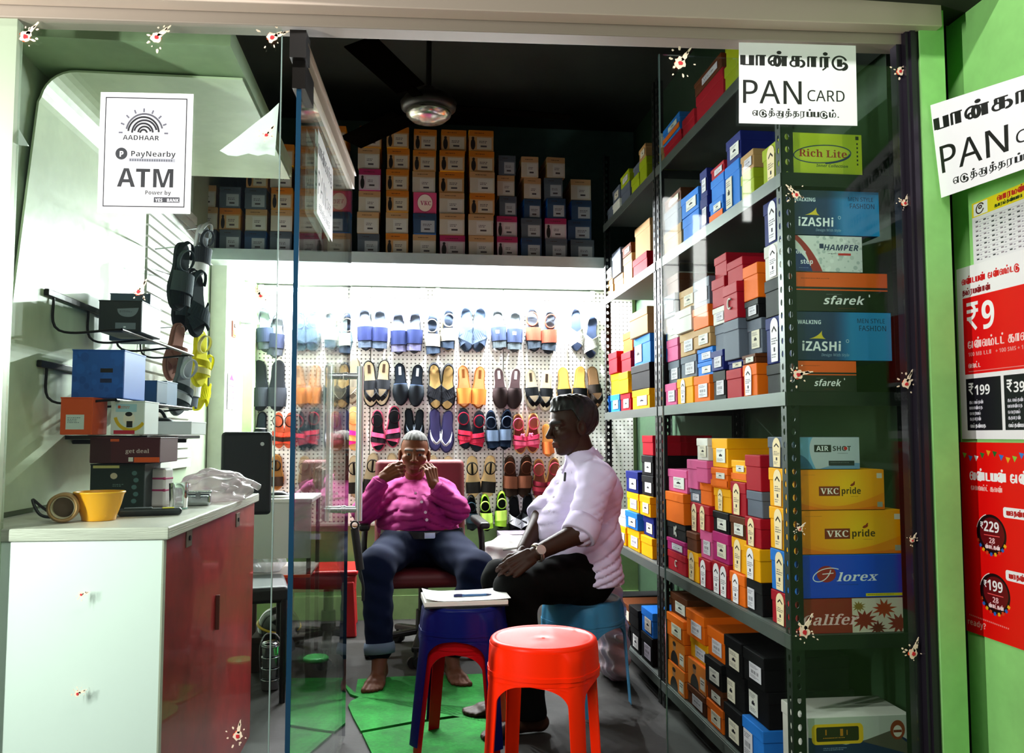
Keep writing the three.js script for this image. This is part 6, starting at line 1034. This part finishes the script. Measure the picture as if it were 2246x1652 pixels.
const blob = (bones, k, cell, extra) => { const f0 = fieldOf(bones, k), f = extra ? (x, y, z) => extra(f0(x, y, z), x, y, z) : f0, [lo, hi] = bounds(bones, 0.03); return netSurface(f, lo, hi, cell); };
const frameM = (p, yaw, pitch, roll, s = 1) => new THREE.Matrix4().compose(p, new THREE.Quaternion().setFromEuler(new THREE.Euler(pitch, yaw, roll, 'YXZ')), V(s, s, s));
function collar(center, axis, front, r, h, m, parent) {        // shirt collar: a folded band round the neck with two points
  const A = axis.clone().normalize(), Fd = front.clone().addScaledVector(A, -front.dot(A)).normalize(), Sd = A.clone().cross(Fd), ring = [], nor = [];
  for (let i = 0; i <= 26; i++) { const a = 0.35 + (Math.PI * 2 - 0.7) * i / 26, k = Math.pow(Math.abs(Math.cos(a / 2 * 0.999)), 3); ring.push(center.clone().addScaledVector(Fd, Math.cos(a) * r * 1.08).addScaledVector(Sd, Math.sin(a) * r).addScaledVector(A, -k * 0.02)); nor.push(Fd.clone().multiplyScalar(Math.cos(a)).addScaledVector(Sd, Math.sin(a)).addScaledVector(A, 0.55)); }
  part('collar', ribbon(ring, nor, (u) => h * (1 + 0.55 * Math.pow(Math.abs(u - 0.5) * 2, 5)), 0.006), m, parent);
}

// ---- man in the purple shirt, leaning back in the office chair
{
  const skin = '#6a3a20', p = thing('person', 'barefoot man in magenta shirt and rolled jeans leaning back, both hands at his face', 'person');
  const mid = (a, b, t = 0.5) => a.clone().lerp(b, t);
  const hipR = at(890, 1186, 4.36), hipL = at(962, 1186, 4.36), hips = mid(hipR, hipL), chest = at(917, 1098, 4.53), neck = at(911, 1060, 4.575), eye = at(909, 996, 4.50);
  const shR = at(864, 1082, 4.55), shL = at(972, 1080, 4.55), elR = at(799, 1122, 4.36), elL = at(1004, 1118, 4.34), wrR = at(836, 1054, 4.345), wrL = at(955, 1068, 4.33);
  const knR = at(826, 1240, 3.98), knL = at(1046, 1250, 3.96), anR = at(833, 1442, 3.93), anL = at(990, 1436, 3.97), toR = at(810, 1500, 3.72), toL = at(1030, 1504, 3.7);
  const colR = at(877, 1150, 4.44), colL = at(955, 1150, 4.44), belly = at(920, 1140, 4.37);
  const torso = (g) => [bone(hipR, colR, 0.105 + g, 0.105 + g), bone(hipL, colL, 0.105 + g, 0.105 + g), bone(colR, mid(shR, chest, 0.35), 0.105 + g, 0.078 + g), bone(colL, mid(shL, chest, 0.35), 0.105 + g, 0.078 + g), bone(belly, chest, 0.115 + g, 0.1 + g), bone(shR, shL, 0.062 + g, 0.062 + g), bone(chest, neck, 0.085 + g, 0.055 + g), bone(mid(shR, neck, 0.2), mid(shL, neck, 0.8), 0.052 + g, 0.05 + g), bone(mid(shL, neck, 0.2), neck, 0.05 + g, 0.05 + g)];
  const armsUp = (g) => [bone(shR, elR, 0.055 + g, 0.043 + g), bone(shL, elL, 0.055 + g, 0.043 + g), bone(elR, wrR, 0.041 + g, 0.027 + g), bone(elL, wrL, 0.041 + g, 0.027 + g)];
  const legs = (g) => [bone(hipR, knR, 0.088 + g, 0.06 + g), bone(hipL, knL, 0.088 + g, 0.06 + g), bone(knR, anR, 0.057 + g, 0.036 + g), bone(knL, anL, 0.057 + g, 0.036 + g)];
  const head = frameM(eye, -0.02 + 0.02, 0.02, -0.04, 0.93), HP = (x, y, z) => V(x, y, z).applyMatrix4(head);
  const body = blob([...torso(-0.012), ...armsUp(-0.006), ...legs(-0.008), bone(neck, HP(0, -0.06, -0.01), 0.052, 0.05)], 0.03, 0.012);
  const handR = blob(handBones(mid(elR, wrR, 1.08), V(0.7, 0.42, -0.12), V(0.28, -0.25, -0.9), true, [0.55, 0.6, 0.7, 0.8], 1.0), 0.007, 0.0036), handL = blob(handBones(mid(elL, wrL, 1.06), V(-0.2, 0.95, -0.1), V(-0.62, -0.05, -0.75), false, [0.9, 0.85, 0.85, 0.9], 1.0), 0.007, 0.0036);
  const feet = [blob(footBones(anR, toR, true), 0.009, 0.004), blob(footBones(anL, toL, false), 0.009, 0.004)];
  part('body', mergeGeometries([paintBody(body, skin), makeHead(head, skin, '#241a14', '#7c4038'), paintBody(handR, skin), paintBody(handL, skin), ...feet.map((f) => paintBody(f, '#5c3420'))]), skinM, p);
  part('hair', netSurface(hairField(-0.03, 0.0035, 0.078), V(-0.1, -0.06, -0.13), V(0.1, 0.15, 0.12), 0.004).applyMatrix4(head), mat('#4a4744', 0.85), p, 'short greying hair');
  const cloth = mat('#960668', 0.85);
  const fold = (d, x, y, z) => { const s = Math.sin(y * 74 + Math.abs(x - 0.06) * 40 + z * 16 + 2 * Math.sin(x * 14)), k = Math.min(1, Math.max(0.15, (0.95 - y) * 5)); return d + 0.011 * (1 - Math.abs(s)) * (1 - Math.abs(s)) * k - 0.004 * k + 0.0035 * Math.sin(x * 70 + y * 30) * Math.sin(z * 50 - y * 40); };
  const shirt = part('shirt', blob([...torso(0.004), bone(shR, elR, 0.066, 0.056), bone(shL, elL, 0.066, 0.056), bone(elR, mid(elR, wrR, 0.84), 0.056, 0.046), bone(elL, mid(elL, wrL, 0.8), 0.056, 0.046)], 0.028, 0.0085, (d, x, y, z) => Math.max(fold(d, x, y, z), hips.y + 0.015 - y)), cloth, p, 'magenta button-up shirt');
  collar(neck.clone().add(V(0, 0.012, 0.0)), mid(neck, HP(0, -0.08, 0)).sub(chest), V(0, -0.2, 1), 0.068, 0.045, cloth, shirt);
  const sf = fieldOf([...torso(0.004), bone(shR, elR, 0.066, 0.056), bone(shL, elL, 0.066, 0.056)], 0.028), front = (px, py) => { const q = at(px, py, 4.0); for (let i = 0; i < 80; i++) { const d = fold(sf(q.x, q.y, q.z), q.x, q.y, q.z); q.z -= Math.max(0.0006, d * 0.8); if (d < 0.0008) break; } return q; };
  const down = [front(912, 1094), front(926, 1112), front(935, 1135), front(938, 1152)];
  part('button_placket', ribbon([front(908, 1080), front(912, 1094), front(920, 1103), front(926, 1112), front(931, 1124), front(935, 1135), front(938, 1152)].map((q) => q.add(V(0, 0, 0.001))), [0, 1, 2, 3, 4, 5, 6].map(() => V(0, 0.15, 1)), 0.03, 0.003), cloth, shirt);
  for (const q of down) part('button', moved(cyl(0.0075, 0.0075, 0.004, 14), q.x, q.y, q.z + 0.005, Math.PI / 2), mat('#f6d8ec', 0.3), shirt);
  for (const [e, w, t] of [[elR, wrR, 0.84], [elL, wrL, 0.8]]) { const c = mid(e, w, t), dir = w.clone().sub(e).normalize(), g = new THREE.CylinderGeometry(0.044, 0.047, 0.05, 24, 1, false); g.applyQuaternion(new THREE.Quaternion().setFromUnitVectors(V(0, 1, 0), dir)); g.translate(c.x, c.y, c.z); part('cuff', g, cloth, shirt); }
  const denim = mat('#08112a', 0.95, 0, { specularIntensity: 0.3 });
  const jeans = part('jeans', blob([bone(hipR, hipL, 0.128), bone(hipR, knR, 0.108, 0.078), bone(hipL, knL, 0.108, 0.078), bone(knR, mid(knR, anR, 0.9), 0.076, 0.06), bone(knL, mid(knL, anL, 0.9), 0.076, 0.06)], 0.035, 0.01, (d, x, y, z) => Math.max(d + 0.003 * Math.sin(y * 80 + x * 30) * Math.sin(z * 36), y - hips.y - 0.06)), denim, p, 'dark blue jeans');
  for (const [k, a] of [[knR, anR], [knL, anL]]) { const c = mid(k, a, 0.9), dir = a.clone().sub(k).normalize(), g = lathe([[0.05, -0.022], [0.068, -0.022], [0.071, 0], [0.067, 0.024], [0.05, 0.024]], 28); g.applyQuaternion(new THREE.Quaternion().setFromUnitVectors(V(0, -1, 0), dir)); g.translate(c.x, c.y, c.z); part('turned_up_hem', g, mat('#59687c', 0.9), jeans); }
  const belt = part('belt', (() => { const ring = [], n = []; for (let i = 0; i <= 30; i++) { const a = -0.2 + Math.PI * 1.4 * i / 30 - Math.PI * 0.2; const q = V(Math.cos(a) * 0.205, 0, Math.sin(a) * 0.142); ring.push(hips.clone().add(V(q.x, 0.043, q.z + 0.01))); n.push(V(Math.cos(a), 0.1, Math.sin(a))); } return ribbon(ring, n, 0.034, 0.005); })(), mat('#0c0a0a', 0.4), p);
  part('buckle', moved(rbox(0.055, 0.03, 0.005, 0.002), hips.x + 0.035, hips.y + 0.042, hips.z + 0.155), mat('#d4d6d8', 0.2, 1), belt);
}
// ---- man in the white shirt, in profile on the blue stool
{
  const skin = '#321a10', p = thing('person', 'man in white shirt and black trousers sitting in profile on the steel-blue stool', 'person');
  const mid = (a, b, t = 0.5) => a.clone().lerp(b, t), Fd = V(-0.95, 0, 0.3);
  const hipN = at(1284, 1262, 3.41), hipF = at(1276, 1255, 3.6), chest = at(1283, 1082, 3.47), neck = at(1276, 1006, 3.475), eye = at(1254, 936, 3.46);
  const shN = at(1310, 1052, 3.31), shF = at(1262, 1046, 3.63), elN = at(1274, 1166, 3.2), elF = at(1192, 1130, 3.52), wrN = at(1172, 1216, 3.12), wrF = at(1148, 1206, 3.36);
  const knN = at(1130, 1288, 3.16), knF = at(1100, 1270, 3.37), anN = V(knN.x + 0.06, 0.085, knN.z - 0.04), anF = V(knF.x + 0.05, 0.085, knF.z - 0.06);
  const belly = at(1243, 1168, 3.46), loin = at(1290, 1185, 3.5), backHi = at(1312, 1080, 3.5);
  const torso = (g) => [bone(hipN, mid(loin, belly, 0.1).add(V(0.02, 0, 0.06)), 0.112 + g, 0.11 + g), bone(hipF, loin.clone().add(V(0, 0, -0.07)), 0.112 + g, 0.11 + g), bone(loin, backHi, 0.11 + g, 0.095 + g), bone(belly, chest, 0.115 + g, 0.105 + g), bone(mid(hipN, hipF).add(V(-0.06, 0.02, 0)), belly, 0.105 + g, 0.125 + g), bone(shN, shF, 0.062 + g, 0.062 + g), bone(chest, neck, 0.09 + g, 0.056 + g), bone(mid(shN, neck, 0.15), neck, 0.05 + g, 0.05 + g), bone(mid(shF, neck, 0.15), neck, 0.05 + g, 0.05 + g)];
  const head = frameM(eye, -Math.PI / 2 + 0.2, 0.1, 0.02, 0.95), HP = (x, y, z) => V(x, y, z).applyMatrix4(head);
  const body = blob([...torso(-0.014), bone(shN, elN, 0.052, 0.041), bone(shF, elF, 0.052, 0.041), bone(elN, wrN, 0.042, 0.028), bone(elF, wrF, 0.042, 0.028), bone(hipN, knN, 0.085, 0.058), bone(hipF, knF, 0.085, 0.058), bone(knN, anN, 0.052, 0.036), bone(knF, anF, 0.052, 0.036), bone(neck, HP(0, -0.06, -0.015), 0.058, 0.056)], 0.03, 0.012);
  const hN = blob(handBones(mid(elN, wrN, 1.06), V(-0.86, -0.5, 0.1), V(-0.1, -0.5, -0.85), false, [0.5, 0.55, 0.6, 0.65]), 0.007, 0.0036), hF = blob(handBones(mid(elF, wrF, 1.04), V(-0.6, -0.62, 0.5), V(0.1, -0.7, 0.6), true, [0.5, 0.5, 0.55, 0.6]), 0.007, 0.0036);
  const feet = [blob(footBones(anN, V(anN.x - 0.2, 0, anN.z + 0.05), false), 0.014, 0.006), blob(footBones(anF, V(anF.x - 0.2, 0, anF.z + 0.02), true), 0.014, 0.006)];
  part('body', mergeGeometries([paintBody(body, skin), makeHead(head, skin, '#0c0807', '#50281f'), paintBody(hN, skin), paintBody(hF, skin), ...feet.map((f) => paintBody(f, skin))]), skinM, p);
  part('hair', netSurface((x, y, z) => { const h = hairField(-0.055, 0.012, 0.072)(x, y, z); return smin(h, Math.max(ell(x, y, z, 0, 0.112, 0.03, 0.056, 0.028, 0.052), -ell(x, y, z, 0, 0.042, -0.016, 0.07, 0.08, 0.094)), 0.012) + 0.0018 * Math.sin(x * 160 + y * 60) * Math.sin(z * 150); }, V(-0.105, -0.08, -0.145), V(0.105, 0.16, 0.13), 0.0042).applyMatrix4(head), mat('#0a0808', 0.6), p, 'short black hair');
  const cloth = mat('#cdbfe0', 0.85);
  const fold = (d, x, y, z) => { const s = Math.sin(y * 78 - x * 30 + z * 12 + 1.5 * Math.sin(y * 23)), k = Math.min(1, Math.max(0.2, (0.88 - y) * 6)); return d + 0.01 * (1 - Math.abs(s)) * (1 - Math.abs(s)) * k - 0.003 * k + 0.0036 * Math.sin(x * 56 + y * 48) * Math.sin(z * 40 - y * 30); };
  const shirt = part('shirt', blob([...torso(0.006), bone(shN, mid(shN, elN, 0.96), 0.07, 0.062), bone(shF, mid(shF, elF, 0.94), 0.068, 0.058), bone(hipN.clone().add(V(0.03, -0.01, 0.0)), hipF.clone().add(V(0.03, -0.01, 0)), 0.125)], 0.028, 0.0085, (d, x, y, z) => Math.max(fold(d, x, y, z), 0.505 - y)), cloth, p, 'white shirt with rolled sleeves');
  collar(neck.clone().add(V(0.0, 0.006, 0)), HP(0, -0.08, -0.01).sub(chest), V(-1, -0.3, 0.45), 0.072, 0.046, cloth, shirt);
  for (const [s, e, w] of [[shN, elN, wrN], [shF, elF, wrF]]) { const dir = mid(e, w, 0.3).sub(s).normalize(), c = mid(s, e, 0.95), g = lathe([[0.045, -0.035], [0.067, -0.035], [0.07, -0.01], [0.071, 0.03], [0.064, 0.036], [0.045, 0.034]], 28); g.applyQuaternion(new THREE.Quaternion().setFromUnitVectors(V(0, 1, 0), dir)); g.translate(c.x, c.y, c.z); part('rolled_cuff', g, cloth, shirt); }
  const pk = at(1240, 1046, 3.34); part('pen_clip', bar(pk.clone().add(V(0, 0.018, 0.0)), pk.clone().add(V(-0.004, -0.018, 0.004)), 0.009, 0.008), mat('#141018', 0.4), shirt);
  for (let k = 0; k < 4; k++) { const q = at(1232 - k * 9, 1030 + k * 30, 3.36); part('button', moved(new THREE.SphereGeometry(0.005, 10, 8), q.x, q.y, q.z), mat('#efe9f2', 0.3), shirt); }
  const tr = mat('#030303', 0.95, 0, { specularIntensity: 0.25 });
  part('trousers', blob([bone(hipN, hipF, 0.122), bone(hipN, knN, 0.105, 0.07), bone(hipF, knF, 0.105, 0.07), bone(knN, anN, 0.073, 0.062), bone(knF, anF, 0.073, 0.062)], 0.035, 0.01, (d, x, y, z) => Math.max(d + 0.003 * Math.sin(y * 50 + x * 60) * Math.sin(z * 44), 0.06 - y)), tr, p, 'black trousers');
  const wd = wrN.clone().sub(elN).normalize(), wc = mid(elN, wrN, 0.93), q = new THREE.Quaternion().setFromUnitVectors(V(0, 0, 1), wd), band = new THREE.TorusGeometry(0.031, 0.0055, 8, 32).scale(1, 1, 1.6).applyQuaternion(q); band.translate(wc.x, wc.y, wc.z);
  const watch = part('wrist_watch', band, mat('#c9b8b0', 0.25, 0.9), p);
  const wn = V(-0.2, 0.2, 0.95).addScaledVector(wd, -V(-0.2, 0.2, 0.95).dot(wd)).normalize(), face = moved(cyl(0.018, 0.019, 0.009, 28), 0, 0, 0).applyQuaternion(new THREE.Quaternion().setFromUnitVectors(V(0, 1, 0), wn)), fp = wc.clone().addScaledVector(wn, 0.034); face.translate(fp.x, fp.y, fp.z); part('watch_case', face, mat('#e2d4cc', 0.2, 0.9), watch);
  // sandals under his feet
}
renderer.render(scene, camera);
